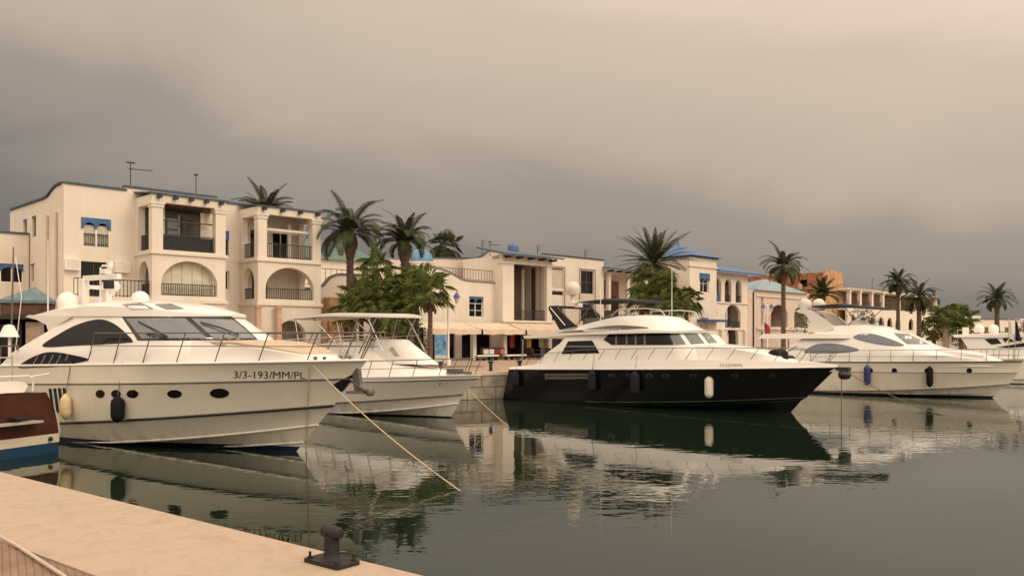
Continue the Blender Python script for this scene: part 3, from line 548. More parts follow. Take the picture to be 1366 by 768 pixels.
b = FB(); b.add([(66.2, -1.1, 10.35), (76.0, -1.1, 10.35), (75.5, 3.5, 11.5), (66.2, 3.5, 11.5), (66.2, -1.1, 10.5), (76.0, -1.1, 10.5), (75.5, 3.5, 11.66), (66.2, 3.5, 11.66)], [(0, 1, 5, 4), (1, 2, 6, 5), (2, 3, 7, 6), (3, 0, 4, 7), (4, 5, 6, 7), (0, 3, 2, 1)]); b.build('roof', blue_tile, Wg)
b = FB(); b.bx(66.85, 68.25, -.3, -.2, 7.1, 8.0); b.build('blue_panel', blue, Wg)
for x0, x1, z in ((69, 70.4, 7.1), (71.3, 72.6, 7.1), (69.1, 72.4, 4.2)): railing(x0, x1, -.15, z, Wg, .8, .15)
b = FB(); b.bx(70.3, 70.5, -.8, -.6, 4.2, 6.8); b.bx(69.4, 71.9, -.2, -.12, QZ, 2.2); b.bx(70.2, 71.1, -.9, -.8, 2.4, 3.6); b.build('door', white_paint, Wg)
b = FB(); b.bx(66.9, 67.3, -.2, -.1, 4.4, 6.2); w = b.build('window', glass, Wg); b = FB(); b.bx(66.88, 67.32, -.08, .03, 5.6, 6.25); b.build('blue_head', blue, w, off=OFF[Wg.name])
Rd = building('red_house', 'red brown wall of a low house behind the arcade wing', 'house', 77, -9)
b = FB(); b.bx(73.5, 86, -15, -9, QZ, 10.3); b.build('wall', redwall, Rd); b = FB(); b.bx(73.3, 86.2, -15.2, -8.8, 10.3, 10.5); b.build('roof', mat('brick_roof', (.28, .09, .05), .8), Rd)
# ---------- F: pavilion with pale blue roof
Fp = building('arched_pavilion', 'cream pavilion with two wide arches and pale blue hipped roof', 'pavilion', 82)
hs = [arch(79.3, 83.5, 4.4, 5.8, 7.15), arch(85.2, 88.6, 4.4, 5.8, 7.1), rect(77.0, 77.5, 4.6, 8.0), rect(77.0, 77.7, QZ + .02, 3.8)]
b = FB(); b.wl(rect(74.0, 89.5, QZ, 8.75), hs, -.6, -.25); b.bx(89.2, 89.5, -7, -.6, QZ, 8.7); b.bx(74, 89.5, -7.3, -7, QZ, 8.7); b.bx(74, 89.2, -3, -.6, 4.1, 4.38); b.build('wall', stucco_pink, Fp)
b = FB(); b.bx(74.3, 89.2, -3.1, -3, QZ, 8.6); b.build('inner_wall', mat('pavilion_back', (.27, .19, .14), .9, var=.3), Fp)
for q in ((75.8, 89.7, -.25, -.05, 4.05, 4.3), (75.8, 89.7, -.25, -.1, 8.0, 8.15)): b = FB(); b.bx(*q); b.build('moulding', stucco, Fp)
b = FB(); b.add([(75.2, -.1, 8.75), (88.6, -.1, 8.75), (88.6, 8, 8.75), (75.2, 8, 8.75), (83.5, 3.5, 10.6), (84.3, 3.5, 10.6)], [(0, 1, 5, 4), (1, 2, 5), (2, 3, 4, 5), (3, 0, 4), (0, 3, 2, 1)]); b.build('roof', pale_blue, Fp)
b = FB(); b.bx(75.0, 75.15, -.24, -.12, QZ, 8.5); b.build('drainpipe', iron, Fp); window(Fp, 77.0, 77.5, 4.6, 8.0, -.25, mull=1); window(Fp, 77.0, 77.7, QZ + .02, 3.8, -.25, mull=1)
# ---------- G: stone block
Gs = building('stone_building', 'rough brown stone and brick building with flat top and small holes', 'building', 94.2, -1.5, sh=2.2)
b = FB(); b.wls(rect(-22, -1.8, QZ, 12.1), [rect(-5.2 - 3.3 * i, -4.1 - 3.3 * i, 10.2, 11.2) for i in range(5)], 94.2, 94.5); b.build('side_wall', rubble, Gs)
b = FB(); b.bx(94.2, 99.6, -1.8, -1.5, QZ, 12.4); b.bx(99.3, 99.6, -22, -1.8, QZ, 12.4); b.bx(94.5, 99.3, -22, -21.7, QZ, 12.2); b.bx(94.5, 99.3, -21.7, -1.8, 11.7, 11.9); b.build('front_wall', rubble2, Gs)
b = FB(); b.bx(95.6, 95.7, -21, -2.2, QZ, 11.5); b.build('inner_wall', dark, Gs)
b = FB(); b.bx(93.6, 94.197, -14, -6, QZ, 9.6); b.build('annex', redwall, Gs)
b = FB(); [b.lathe([(.28, .1), (.36, .4), (.3, .8), (.05, .95)], (93.9, 5 + 3.3 * i, 9.7), 10) for i in range(4)]; b.build('chimney_pots', salmon, Gs)
# ---------- H: colonnaded hotel on the right
H = building('colonnade_building', 'long two storey white building with colonnaded balcony behind the tall palms', 'building', 117)
b = FB(); b.bx(100, 134, -8, -7.7, QZ, 10); b.bx(100, 134, -3.3, -3, QZ, 9.6)
hs = []; x = 101.2
while x < 132: hs.append(arch(x, x + 2.0, 4.3, 5.0, 6.1)); x += 3.1 if x < 114 else 5.2
b.wl(rect(100, 134, QZ, 7.2), hs, -.3, 0); b.bx(100.3, 133.7, -3, -.3, 7.0, 7.3); b.bx(100, 134, -8, .1, 9.75, 10.05); b.bx(133.7, 134, -7.7, -.3, QZ, 9.7); b.build('wall', stucco, H)
for x in (100.6, 104.0, 108, 111.9, 118.0, 124.7, 129, 133.4): cs = FB(); cs.bx(x, x + .55, -.4, .05, 7.2, 9.75); cs.bx(x - .1, x + .65, -.5, .15, 9.5, 9.72); cs.build('column', stucco, H)
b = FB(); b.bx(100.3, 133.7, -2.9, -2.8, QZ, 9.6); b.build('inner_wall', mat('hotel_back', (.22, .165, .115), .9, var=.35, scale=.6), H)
railing(100.4, 133.6, -.15, 7.3, H, 1.0, .25)
b = FB(); b.add([(104, -.2, 10.05), (122, -.2, 10.05), (121, 6, 10.9), (105, 6, 10.9)], [(0, 1, 2, 3)]); b.build('roof', slate_blue, H)
for i in range(10): b = FB(); b.bx(100.2 + .9 * i, 100.4 + .9 * i, .1, .7, 9.8, 9.98); b.build('beam_end', stucco, H)
antenna(H, 113, -2, 10.6, 1.5, 2)
for i, (x, y, w_, h_, lb) in enumerate(((112, 196, 17, 7.4, 'far white house with dark windows right of the fan palms'), (128, 204, 15, 6.9, 'far white house behind the single palm at the right edge'), (142, 200, 16, 6.3, 'distant white house behind the three flags'))):
    r = thing('far_house', lb, 'house', (x, y, QZ), R(15)); b = MB(); b.box(-w_ / 2, w_ / 2, 0, 8, 0, h_ - QZ); b.box(-w_ / 2 + 2, -w_ / 2 + 7, 1, 7, h_ - QZ, h_ - QZ + .9); b.build('wall', stucco, r)
    b = MB(); b.box(-w_ / 2 - .2, w_ / 2 + .2, -.2, 8.2, h_ - QZ + .004, h_ - QZ + .2); b.build('roof', slate_blue if i == 0 else stucco, r)
    for k in range(5):
        b = MB(); xx = -w_ / 2 + 1.2 + k * (w_ - 2.4) / 5; b.box(xx, xx + 1.5, -.05, .02, 2.6, 4.3); b.build('window', mat('far_window', (.10, .075, .06), .4), r)
# ------------------------------------------------------------------ cafe front
for i, (s0, s1, lb) in enumerate(((23.4, 28.6, 'cream awning over the cafe behind the blue poster, leftmost of the three awnings'), (28.8, 33.4, 'cream awning over the cafe sofa, between two white pillars'), (33.6, 39.0, 'cream awning under the loggia balcony over the cafe tables'))):
    r = building('awning', lb, 'awning', (s0 + s1) / 2, 0, 'cream awnings over the cafe front')
    b = MB(); n = 9
    rows = []
    for j in range(5):
        t = j / 4; rows.append([(s0 + (s1 - s0) * k / n, -(1.05 + 2.2 * t), 4.25 - .55 * t - .10 * sin(pi * t) + .03 * sin(k * 2.1)) for k in range(n + 1)])
    b.grid(rows); b.grid([[(p[0], p[1] - .004, p[2]) for p in rows[-1]], [(p[0], p[1] - .01, p[2] - .40 - .03 * math.sin(k * 1.3)) for k, p in enumerate(rows[-1])]])
    b.build('canvas', canvas, r)
    b = FB(); [b.tube([(x, -3.2, 3.6), (x, -.9, 4.0)], .03, 5) for x in (s0 + .1, s1 - .1)]; b.bx(s0, s1, 3.19, 3.23, 3.62, 3.66); b.build('frame', white_paint, r)
r = thing('poster_board', 'tall blue and white poster board standing beside a thin palm trunk', 'sign', (-4.62, 54.2, QZ), R(20))
b = MB(); b.box(-.40, .40, -.04, .04, .05, 1.98); b.build('panel', mat('poster_white', (.62, .60, .55), .5), r)
b = MB(); b.box(-.38, .38, -.046, -.041, .62, 1.93); b.build('print', mat('poster_blue', (.10, .27, .46), .4, var=.9, scale=3.2), r)
b = MB(); b.box(-.40, -.34, -.3, .3, 0, .1); b.box(.34, .40, -.3, .3, 0, .1); b.build('foot', iron, r)
def chair(lb, s, o, rot):
    r = thing('cafe_chair', lb, 'chair', fw(s, o, QZ), FA + R(rot), 'dark chairs outside the cafe')
    b = MB(); b.box(-.22, .22, -.22, .22, .42, .47); b.build('seat', wood_dark, r); b = MB(); b.box(-.22, .22, .19, .23, .47, .9); b.build('backrest', wood_dark, r)
    for x in (-.2, .2):
        for y in (-.2, .2): b = MB(); b.tube([(x, y, 0), (x, y, .42)], .02, 5); b.build('leg', iron, r)
def table(lb, s, o):
    r = thing('cafe_table', lb, 'table', fw(s, o, QZ), 0, 'small round tables outside the cafe')
    b = MB(); b.lathe([(.42, .72), (.42, .75), (.01, .75)], (0, 0, 0), 14); b.build('tabletop', wood_dark, r)
    b = MB(); b.lathe([(.22, 0), (.22, .03), (.04, .05), (.04, .72)], (0, 0, 0), 10); b.build('pedestal', iron, r)
table('round cafe table left of the black yacht, nearest the loggia corner', 34.3, 4); table('round cafe table in front of the loggia doorway', 36.6, 3.2); table('round cafe table beside the white block', 38.8, 4.2)
for s, o, a, lb in ((33.6, 4, 90, 'dark cafe chair on the left of the table nearest the loggia corner'), (35.0, 4.2, -80, 'dark cafe chair on the right of the table nearest the loggia corner'), (36.0, 3.4, 80, 'dark cafe chair left of the table at the loggia doorway'), (37.3, 3.0, -90, 'dark cafe chair right of the table at the loggia doorway'), (38.2, 4.3, 90, 'dark cafe chair left of the table beside the white block'), (39.5, 4.0, -100, 'dark cafe chair right of the table beside the white block')): chair(lb, s, o, a)
for s, o, lb, cm in ((30.9, 2.4, 'low cafe sofa with white and red cushions under the awning', None),):
    r = thing('sofa', lb, 'sofa', fw(s, o, QZ), FA)
    b = MB(); b.box(-1.3, 1.3, -.4, .4, .1, .42); b.build('seat', wood_dark, r); b = MB(); b.box(-1.3, 1.3, .3, .45, .42, .95); b.build('backrest', wood_dark, r)
    for i, m in enumerate((white_paint, white_paint, mat('red_cushion', (.25, .04, .03), .9), mat('pink_cushion', (.5, .2, .15), .9))): b = MB(); b.box(-1.15 + .6 * i, -.65 + .6 * i, .12, .26, .44, .82); b.build('cushion', m, r)
for s, o, lb in ((28.5, 4.0, 'low white planter bench outside the cafe left of the sofa'), (31.3, 4.2, 'low white planter bench outside the cafe in front of the sofa')):
    r = thing('bench', lb, 'bench', fw(s, o, QZ), FA, 'white benches outside the cafe')
    b = MB(); b.box(-1.1, 1.1, -.2, .2, .32, .42); b.build('seat', white_paint, r)
    for x in (-.95, -.3, .3, .95): b = MB(); b.box(x - .06, x + .06, -.17, .17, 0, .32); b.build('leg', iron, r)
for s, o, m, lb in ((36.2, .9, mat('yellow_cloth', (.55, .36, .08), .8), 'yellow cloth hanging in the cafe doorway'), (33.9, 1.2, red, 'small red and white panel hanging beside the loggia pillar'), (37.6, 1.0, mat('pale_green_cloth', (.3, .34, .22), .8), 'pale green cloth hanging in the cafe doorway')):
    b = MB(); b.grid([[(-.3 + .15 * k, .04 * sin(k * 2), z) for k in range(5)] for z in (.9, 1.5, 2.1)]); q = b.build('hanging_cloth', m); q.location = fw(s, o, QZ); q.rotation_euler.z = FA; tag(q, lb, 'cloth')
# street lamps
def lamp(x, y, h, lb, rz):
    r = thing('street_lamp', lb, 'street lamp', (x, y, QZ), rz, 'white twin street lamps on the promenade')
    b = MB(); b.lathe([(.16, 0), (.16, .35), (.09, .5), (.07, .6), (.055, h - .1), (.09, h), (.02, h + .25)], (0, 0, 0), 10); b.build('pole', white_paint, r)
    for sx in (-1, 1):
        b = MB(); b.tube([(0, 0, h - .55), (sx * .25, 0, h - .65), (sx * .5, 0, h - .5), (sx * .55, 0, h - .35)], .03, 5); a = b.build('arm', white_paint, r)
        b = MB(); b.lathe([(.08, h - .4), (.17, h - .05), (.15, h - .03)], (sx * .55, 0, 0), 8); b.build('lantern_glass', mat('lantern_glass', (.55, .47, .36), .3), a)
        b = MB(); b.lathe([(.24, h - .04), (.22, h + .02), (.10, h + .22), (.03, h + .3), (.01, h + .4)], (sx * .55, 0, 0), 8); b.build('lantern_cap', blue, a)
lamp(-4.0, 52.5, 4.3, 'white twin lantern street lamp with blue caps in front of the cafe', R(20))
lamp(24.6, 80.5, 4.7, 'white twin lantern street lamp with blue caps in front of the arched pavilion', R(30))
# white lamp post and thin pole at the left edge
r = thing('lamp_post', 'white cone shaded lamp post beside the kiosk at the left edge', 'lamp', (-19.0, 31.6, QZ)); 
b = MB(); b.tube([(0, 0, 0), (0, 0, 1.85)], .05, 8); b.build('pole', white_paint, r); b = MB(); b.lathe([(.36, 1.75), (.34, 1.78), (.17, 2.18), (.02, 2.22)], (-.02, 0, 0), 16); b.build('lamp_shade', white_paint, r)
r = thing('mast', 'thin grey mast with slack white line at the far left', 'mast', (-20.4, 34.0, QZ)); b = MB(); b.tube([(0, 0, 0), (.12, 0, 5.4)], [.05, .025], 6); b.build('pole', dsteel, r); b = MB(); b.tube([(.2, 0, 5.0), (.45, 0, 3.4), (.25, 0, 1.6), (.1, 0, .6)], .018, 4); b.build('line', white_paint, r)
for x, y, c, lb in ((32.8, 55.2, 'w', 'white flag drooping on its pole, leftmost of the three flags'), (33.1, 55.0, 'n', 'dark blue flag drooping between the white and the red flag'), (33.75, 55.2, 'r', 'red and white flag drooping on its pole, rightmost of the three')):
    r = thing('flag', lb, 'flag', (x, y, QZ), R(-20), 'three drooping flags at the right'); b = MB(); b.tube([(0, 0, 0), (0, 0, 3.0)], .015, 6); b.build('pole', steel, r)
    def cl(m, a0, a1, name='cloth'):
        b = MB(); b.grid([[(.02 + .12 * k * (.35 + .65 * j / 6), .05 * sin(k * 1.9 + j * .4), 2.95 - .2 * j - .10 * k) for k in range(a0, a1)] for j in range(7)]); b.build(name, m, r)
    if c == 'r': cl(red, 0, 3); cl(white_paint, 2, 5)
    else: cl(white_paint if c == 'w' else navy, 0, 4)
r = thing('goalpost_frame', 'thin white square metal frame standing by the fan palms', 'frame', (35.6, 66, QZ), R(25)); b = MB(); b.tube([(-.6, 0, 0), (-.6, 0, 2.35), (.55, 0, 2.35), (.55, 0, 0)], .05, 6); b.build('frame_tube', white_paint, r)

# ------------------------------------------------------------------ palms and shrubs
def leaflets(b, P, T, side, up, l, w, wid):
    d = (T * .62 + side * w * .78 + up * .12).normalized(); n = d.cross(up).normalized() * wid
    m = P + d * l * .55 + Vector((0, 0, -.03 * l)); e = P + d * l + Vector((0, 0, -.40 * l))
    b.v += [tuple(P - n * .6), tuple(P + n * .6), tuple(m + n), tuple(m - n), tuple(e)]; k = len(b.v) - 5
    b.f += [[k, k + 1, k + 2, k + 3], [k + 3, k + 2, k + 4]]; b.sm += [False, False]
def trunk_mesh(h, r0, r1, lean, rings=True, bulge=.0):
    b = MB(); n = 11; rows = []; m = max(14, int(h / .16))
    for i in range(m + 1):
        t = i / m; r = r0 + (r1 - r0) * t + (.09 * r0 * (i % 2) if rings else 0) + (r0 * .5 * max(0, 1 - t * 9)) + bulge * math.exp(-((t - .93) / .075) ** 2)
        rows.append([(lean[0] * t * t + r * cos(2 * pi * k / n + .25 * (i % 2)), lean[1] * t * t + r * sin(2 * pi * k / n + .25 * (i % 2)), h * t) for k in range(n + 1)])
    b.grid(rows, sm=False); return b
def date_palm(lb, x, y, h, rad, nf=46, lean=(0, 0), r0=.24, e_lo=-25, e_hi=85, droop=95, seed=1, z0=QZ, bulge=.2, dry=True, stiff=1.0):
    rn = random.Random(seed); r = thing('palm_tree', lb, 'palm tree', (x, y, z0), rn.random() * 6, 'tall feather palms')
    trunk_mesh(h, r0, r0 * .8, lean, True, bulge).build('trunk', bark, r)
    b = MB(); top = Vector((lean[0], lean[1], h))
    for i in range(nf):
        q = i / nf; az = i * 2.39996 + rn.uniform(-.2, .2); el = R(e_lo + (e_hi - e_lo) * (q ** 1.0) + rn.uniform(-7, 7)); ln = rad * rn.uniform(.78, 1.22) * (1.0 if q > .25 else .85)
        P = top + Vector((cos(az) * .12, sin(az) * .12, .1 * q)); e_ = el; K = 15; pts = []; hz = Vector((cos(az), sin(az), 0)); bend = R(droop) * rn.uniform(.65, 1.35) * (1 if q < .85 else .6); az += rn.uniform(-.25, .25)
        for k in range(K + 1): pts.append(P.copy()); e_ = el - bend * (k / K) ** 1.5; P = P + (hz * cos(e_) + Vector((0, 0, sin(e_)))) * (ln / K)
        sd = Vector((-sin(az), cos(az), 0)); 
        for k in range(K):
            w = .035 * (1 - k / K) + .008; a, c = pts[k], pts[k + 1]; b.v += [tuple(a - sd * w), tuple(a + sd * w), tuple(c + sd * w * .9), tuple(c - sd * w * .9)]; j = len(b.v) - 4; b.f.append([j, j + 1, j + 2, j + 3]); b.sm.append(False)
            if k < 2: continue
            T = (c - a).normalized(); up = sd.cross(T) * -1
            if up.z < 0: up = -up
            for u in (.0, .25, .5, .75):
                p = a.lerp(c, u); t = (k + u) / K; l = rad * .20 * (sin(pi * min(1, .16 + .80 * t)) ** .8) * rn.uniform(.85, 1.1) * stiff
                for s in (-1, 1): leaflets(b, p, T, sd, up, l, s * 1.0, .013 + .005 * rad / 3)
    b.build('crown', frond, r)
    if dry:
        b = MB()
        for i in range(26):
            az = rn.uniform(0, 6.3); zz = h - rn.uniform(.1, .7); p = Vector((lean[0] + cos(az) * r0 * .8, lean[1] + sin(az) * r0 * .8, zz)); d = Vector((cos(az) * .45, sin(az) * .45, rn.uniform(.1, .5)))
            n = Vector((-sin(az), cos(az), 0)) * .045; e2 = p + d * .75; b.v += [tuple(p - n), tuple(p + n), tuple(e2 + n * .4), tuple(e2 - n * .4)]; j = len(b.v) - 4; b.f.append([j, j + 1, j + 2, j + 3]); b.sm.append(False)
        b.build('leaf_stubs', drymat, r)
    return r
def fan_palm(lb, x, y, h, rad, nl=21, lean=(0, 0), r0=.16, seed=1, pale=False, z0=QZ, m=None):
    rn = random.Random(seed); r = thing('fan_palm', lb, 'palm tree', (x, y, z0), rn.random() * 6, 'bushy fan palms')
    trunk_mesh(h, r0, r0 * .85, lean, True).build('trunk', bark_pale if pale else bark, r)
    b = MB(); top = Vector((lean[0], lean[1], h))
    for i in range(nl):
        q = i / nl; az = i * 2.39996 + rn.uniform(-.3, .3); el = R(-42 + 125 * q + rn.uniform(-14, 14)); pl = rad * rn.uniform(.42, .62)
        d = Vector((cos(az) * cos(el), sin(az) * cos(el), sin(el))); sd = Vector((-sin(az), cos(az), 0)); up = sd.cross(d) * -1
        a = top + Vector((0, 0, .3 * q * rad * .3)); c = a + d * pl; w = .018; b.v += [tuple(a - sd * w), tuple(a + sd * w), tuple(c + sd * w), tuple(c - sd * w)]; j = len(b.v) - 4; b.f.append([j, j + 1, j + 2, j + 3]); b.sm.append(False)
        fr = rad * rn.uniform(.48, .62); ns = 14; tilt = (d * .75 + Vector((0, 0, rn.uniform(-1.0, .35)))).normalized()
        for k in range(ns):
            th = R(-128 + 256 * k / (ns - 1)); v = (tilt * cos(th) + sd * sin(th)).normalized(); wv = (sd * cos(th) - tilt * sin(th)) * fr * .042
            l = fr * (1 - .25 * abs(th) / 2.3) * rn.uniform(.9, 1.08); mid = c + v * l * .5; end = c + v * l + Vector((0, 0, -.30 * l))
            b.v += [tuple(c), tuple(mid + wv), tuple(end), tuple(mid - wv)]; j = len(b.v) - 4; b.f += [[j, j + 1, j + 2], [j, j + 2, j + 3]]; b.sm += [False, False]
    b.build('crown', m or frond2, r)
    b = MB()
    for i in range(30):
        az = rn.uniform(0, 6.3); p = top + Vector((cos(az) * r0, sin(az) * r0, -rn.uniform(0, .5) * min(1, h * .3))); n = Vector((-sin(az), cos(az), 0)) * rn.uniform(.05, .12); e2 = p + Vector((cos(az) * .25, sin(az) * .25, -rn.uniform(.4, .9)))
        b.v += [tuple(p - n * .3), tuple(p + n * .3), tuple(e2 + n), tuple(e2 - n)]; j = len(b.v) - 4; b.f.append([j, j + 1, j + 2, j + 3]); b.sm.append(False)
    b.build('dry_skirt', drymat, r)
    return r
def shrub(lb, x, y, w, h, n=700, ls=.28, seed=1, trunk=False, name='shrub', cat='shrub'):
    rn = random.Random(seed); r = thing(name, lb, cat, (x, y, QZ), 0)
    b = MB(); cl = [(rn.uniform(-.7, .7) * w, rn.uniform(-.6, .6) * w, h * rn.uniform(.35, .85), rn.uniform(.25, .5)) for _ in range(14)]
    for i in range(n):
        cx, cy, cz, cr_ = rn.choice(cl); v = Vector((rn.gauss(0, 1), rn.gauss(0, 1), rn.gauss(0, 1))).normalized() * cr_ * rn.uniform(.55, 1.05)
        p = Vector((cx + v.x * w, cy + v.y * w, max(.1, cz + v.z * h * .55))); a = Vector((rn.gauss(0, 1), rn.gauss(0, 1), rn.gauss(0, 1))).normalized() * ls * .5; c = a.orthogonal().normalized() * ls * .28
        b.v += [tuple(p - a), tuple(p + c), tuple(p + a), tuple(p - c)]; j = len(b.v) - 4; b.f.append([j, j + 1, j + 2, j + 3]); b.sm.append(False)
    b.build('crown', leafm, r); b = MB()
    for k in range(5): a = k * 1.3; b.tube([(0, 0, 0), (cos(a) * w * .2, sin(a) * w * .2, h * .3), (cos(a) * w * .5, sin(a) * w * .5, h * .7)], [.09, .06, .02], 5)
    b.build('trunk', bark, r)
    return r
def at(px, Y): return ((px - HX) * Y / F, Y)
def hz(py, Y): return EYE + (HY - py) * Y / F
def dp(lb, px, py, Y, rad, **k): x, y = at(px, Y); date_palm(lb, x, y, hz(py, Y) - QZ, rad, **k)
def fp(lb, px, py, Y, rad, **k): x, y = at(px, Y); fan_palm(lb, x, y, hz(py, Y) - QZ, rad, **k)
dp('feather palm whose crown shows above the apartment roof', 355, 284, 72, 2.9, seed=3, e_lo=5, e_hi=70, droop=75, dry=False)
dp('tall feather palm with shaggy swollen neck right of the apartment building', 467, 312, 57, 3.1, seed=5, r0=.27, e_lo=-6, e_hi=78, droop=118, bulge=.30, nf=44)
dp('second tall feather palm, left of the blue dome', 540, 325, 59, 2.5, seed=8, r0=.27, e_lo=14, droop=112, bulge=.26, nf=42)
dp('big spiky feather palm with stiff fronds left of the blue pyramid roof', 873, 352, 74, 3.5, seed=11, r0=.42, e_lo=-20, droop=42, nf=62, bulge=.15, stiff=.75)
dp('slender tall feather palm in front of the pale blue roofed pavilion', 1045, 357, 84, 2.6, seed=14, r0=.24, e_lo=-15, droop=110, bulge=.12, nf=36)
dp('feather palm crown in front of the rough stone building', 1097, 393, 98, 2.4, seed=17, e_lo=-5, droop=60)
dp('slender dark feather palm in front of the colonnade, the taller of the pair', 1198, 379, 96, 2.2, seed=21, r0=.22, e_lo=-20, bulge=.1, nf=38, droop=110)
dp('feather palm with fuller crown right beside the taller one at the colonnade', 1226, 396, 92, 2.5, seed=25, r0=.27, e_lo=-35, bulge=.2, nf=40, droop=110)
dp('lone feather palm standing apart near the right edge', 1330, 400, 92, 2.1, seed=29, r0=.27, e_lo=-15, bulge=.22, nf=34, droop=105)
fp('small fan palm far behind the blue dome', 594, 332, 84, 2.2, seed=31, m=frond)
fans = [('fan palm with rounded top leaning against the link house', 503, 362, 55, 1.75, 40), ('low fan palm left of the tallest feather palm trunk', 482, 392, 54, 1.5, 41), ('bushy fan palm between the two tall feather palms', 497, 402, 52, 1.6, 42),
        ('fan palm in the middle of the lush clump', 526, 388, 53, 1.7, 43), ('fan palm crowding against the second feather palm trunk', 556, 378, 54, 1.6, 44), ('low drooping fan palm over the hardtop boat', 466, 418, 53, 1.6, 45), ('low fan palm at the foot of the lush clump', 524, 424, 51, 1.4, 46)]
for lb, px, py, Y, rad, sd_ in fans: fp(lb, px, py, Y, rad, seed=sd_)
fp('fan palm with thin slanting trunk beside the blue poster', 574, 392, 51, 1.75, seed=50, lean=(.0, .0), r0=.15)
fp('fan palm with thick dark trunk in the lush clump', 548, 402, 51.5, 1.6, seed=51, r0=.22)
for lb, px, py, Y, rad, sd_ in (('tall bushy fan palm under the spiky feather palm', 866, 382, 68, 2.0, 60), ('fan palm at the middle of the clump behind the black yacht', 886, 388, 66, 1.9, 61), ('lower left fan palm of the clump behind the black yacht', 858, 402, 66, 1.7, 62), ('fan palm at the right of the clump beside the blue canopy', 916, 402, 66, 1.7, 63), ('low fan palm above the flybridge rail of the black yacht', 890, 412, 64, 1.6, 64)): fp(lb, px, py, Y, rad, seed=sd_)
for lb, px, py, Y, rad, sd_, pl in (('fan palm with thick pale trunk right of the colonnade', 1262, 424, 80, 1.9, 70, True), ('low fan palm left of the pale trunked one', 1246, 440, 82, 1.6, 71, False), ('tall fan palm behind the white metal frame', 1284, 424, 86, 1.7, 72, False), ('low fan palm behind the white metal frame', 1282, 440, 80, 1.5, 73, False)): fp(lb, px, py, Y, rad, seed=sd_, pale=pl, r0=.3 if pl else .2)
for lb, px, Y, w, h, sd_ in (('dark green shrub under the radar arch of the ivory yacht', 1092, 84, 2.8, 5.0, 80), ('round green tree under the black canopy of the ivory yacht', 1150, 92, 2.2, 5.2, 81), ('dark hedge shrub right of the fan palms', 1290, 90, 2.4, 3.2, 82), ('dark shrub at the foot of the lone palm', 1326, 95, 2.6, 2.6, 83), ('shrub at the right edge behind the flags', 1368, 92, 2.0, 3.6, 84), ('leafy shrub under the palms behind the hardtop boat', 540, 53, 1.6, 2.6, 86), ('leafy shrub at the foot of the spiky palm', 876, 69, 2.6, 4.0, 87)):
    x, y = at(px, Y); shrub(lb, x, y, w, h, seed=sd_)
# ------------------------------------------------------------------ boats
class Boat:
    def __init__(s, name, label, cat, x, y, th, group=None):
        s.o = (x, y); s.th = R(th); s.root = thing(name, label, cat, (x, y, 0), -s.th, group); s.bv = []
        s.mi = (Matrix.Translation((x, y, 0)) @ Matrix.Rotation(-s.th, 4, 'Z')).inverted(); s.m = s.mi.inverted()
    def part(s, b, name, m, parent=None, ray=False, sharp=40):
        if ray: s.bv.append(BVHTree.FromPolygons([Vector(v) for v in b.v], b.f))
        return b.build(name, m, parent or s.root, (0, 0, 0), sharp)
    def loc(s, px, py, w):                      # photo pixel -> point on the lengthwise plane y = -w of this boat
        a = s.mi @ Vector((0, 0, EYE)); d = s.mi.to_3x3() @ Vector(((px - HX) / F, 1, (HY - py) / F)); t = (-w - a.y) / d.y; return a + d * t
    def cast(s, px, py, near=None):
        a = s.mi @ Vector((0, 0, EYE)); d = (s.mi.to_3x3() @ Vector(((px - HX) / F, 1, (HY - py) / F))).normalized(); best = None
        for t in s.bv:
            h = t.ray_cast(a, d)
            if h[0] is not None and (best is None or h[3] < best[2]): n = h[1] if h[1].dot(d) < 0 else -h[1]; best = (h[0], n, h[3])
 
        s.miss = False
        if best is None:
            p = a + d * (near or 30); s.miss = True
            for t in s.bv:
                h = t.find_nearest(p)
                if h[0] is not None and (best is None or h[3] < best[2]): n = h[1] if h[1].dot(d) < 0 else -h[1]; best = (h[0], n, h[3])
        return best[0], best[1], best[2]
    def surf(s, name, m, poly, off=.012, mirror=True, step=8, parent=None, smooth=True, hull_off=None):
        # a panel lying on the boat's own skin, its outline given on the near side, repeated on the far side
        V, T = cdt(dense(poly, step * .7), (), step); d0 = s.cast(sum(p[0] for p in poly) / len(poly), sum(p[1] for p in poly) / len(poly))
        cam_l = s.mi @ Vector((0, 0, EYE)); near = (d0[0] - cam_l).length; pts = [];
        bad = set()
        for i, (x, y) in enumerate(V):
            h, n, _ = s.cast(x, y, near); pts.append(h + n * off)
            if abs((h - cam_l).length - near) > 3 or s.miss: bad.add(i)
        T = [t for t in T if not bad & set(t)]
        b = MB(); b.add(pts, T, smooth); o = s.part(b, name, m, parent)
        if mirror:
            b = MB(); b.add([(p.x, -p.y, p.z) for p in pts], [f[::-1] for f in T], smooth); s.part(b, name, m, parent)
        return o
    def text(s, body, px0, px1, y0, y1, h, m, name='registration_number'):
        cu = bpy.data.curves.new('t', 'FONT'); cu.body = body; cu.offset = 0; cu.resolution_u = 3; ob = bpy.data.objects.new('t', cu); COL.objects.link(ob)
        me = bpy.data.meshes.new_from_object(ob.evaluated_get(bpy.context.evaluated_depsgraph_get())); bpy.data.objects.remove(ob); bpy.data.curves.remove(cu)
        vs = [v.co.copy() for v in me.vertices]; fs = [list(p.vertices) for p in me.polygons]; bpy.data.meshes.remove(me)
        x0 = min(v.x for v in vs); x1 = max(v.x for v in vs); hh = max(v.y for v in vs); b = MB(); pts = []
        for v in vs:
            t = (v.x - x0) / (x1 - x0); q, n, _ = s.cast(px0 + (px1 - px0) * t, y0 + (y1 - y0) * t - v.y / hh * h); pts.append(q + n * .008)
        b.add(pts, fs); return s.part(b, name, m)
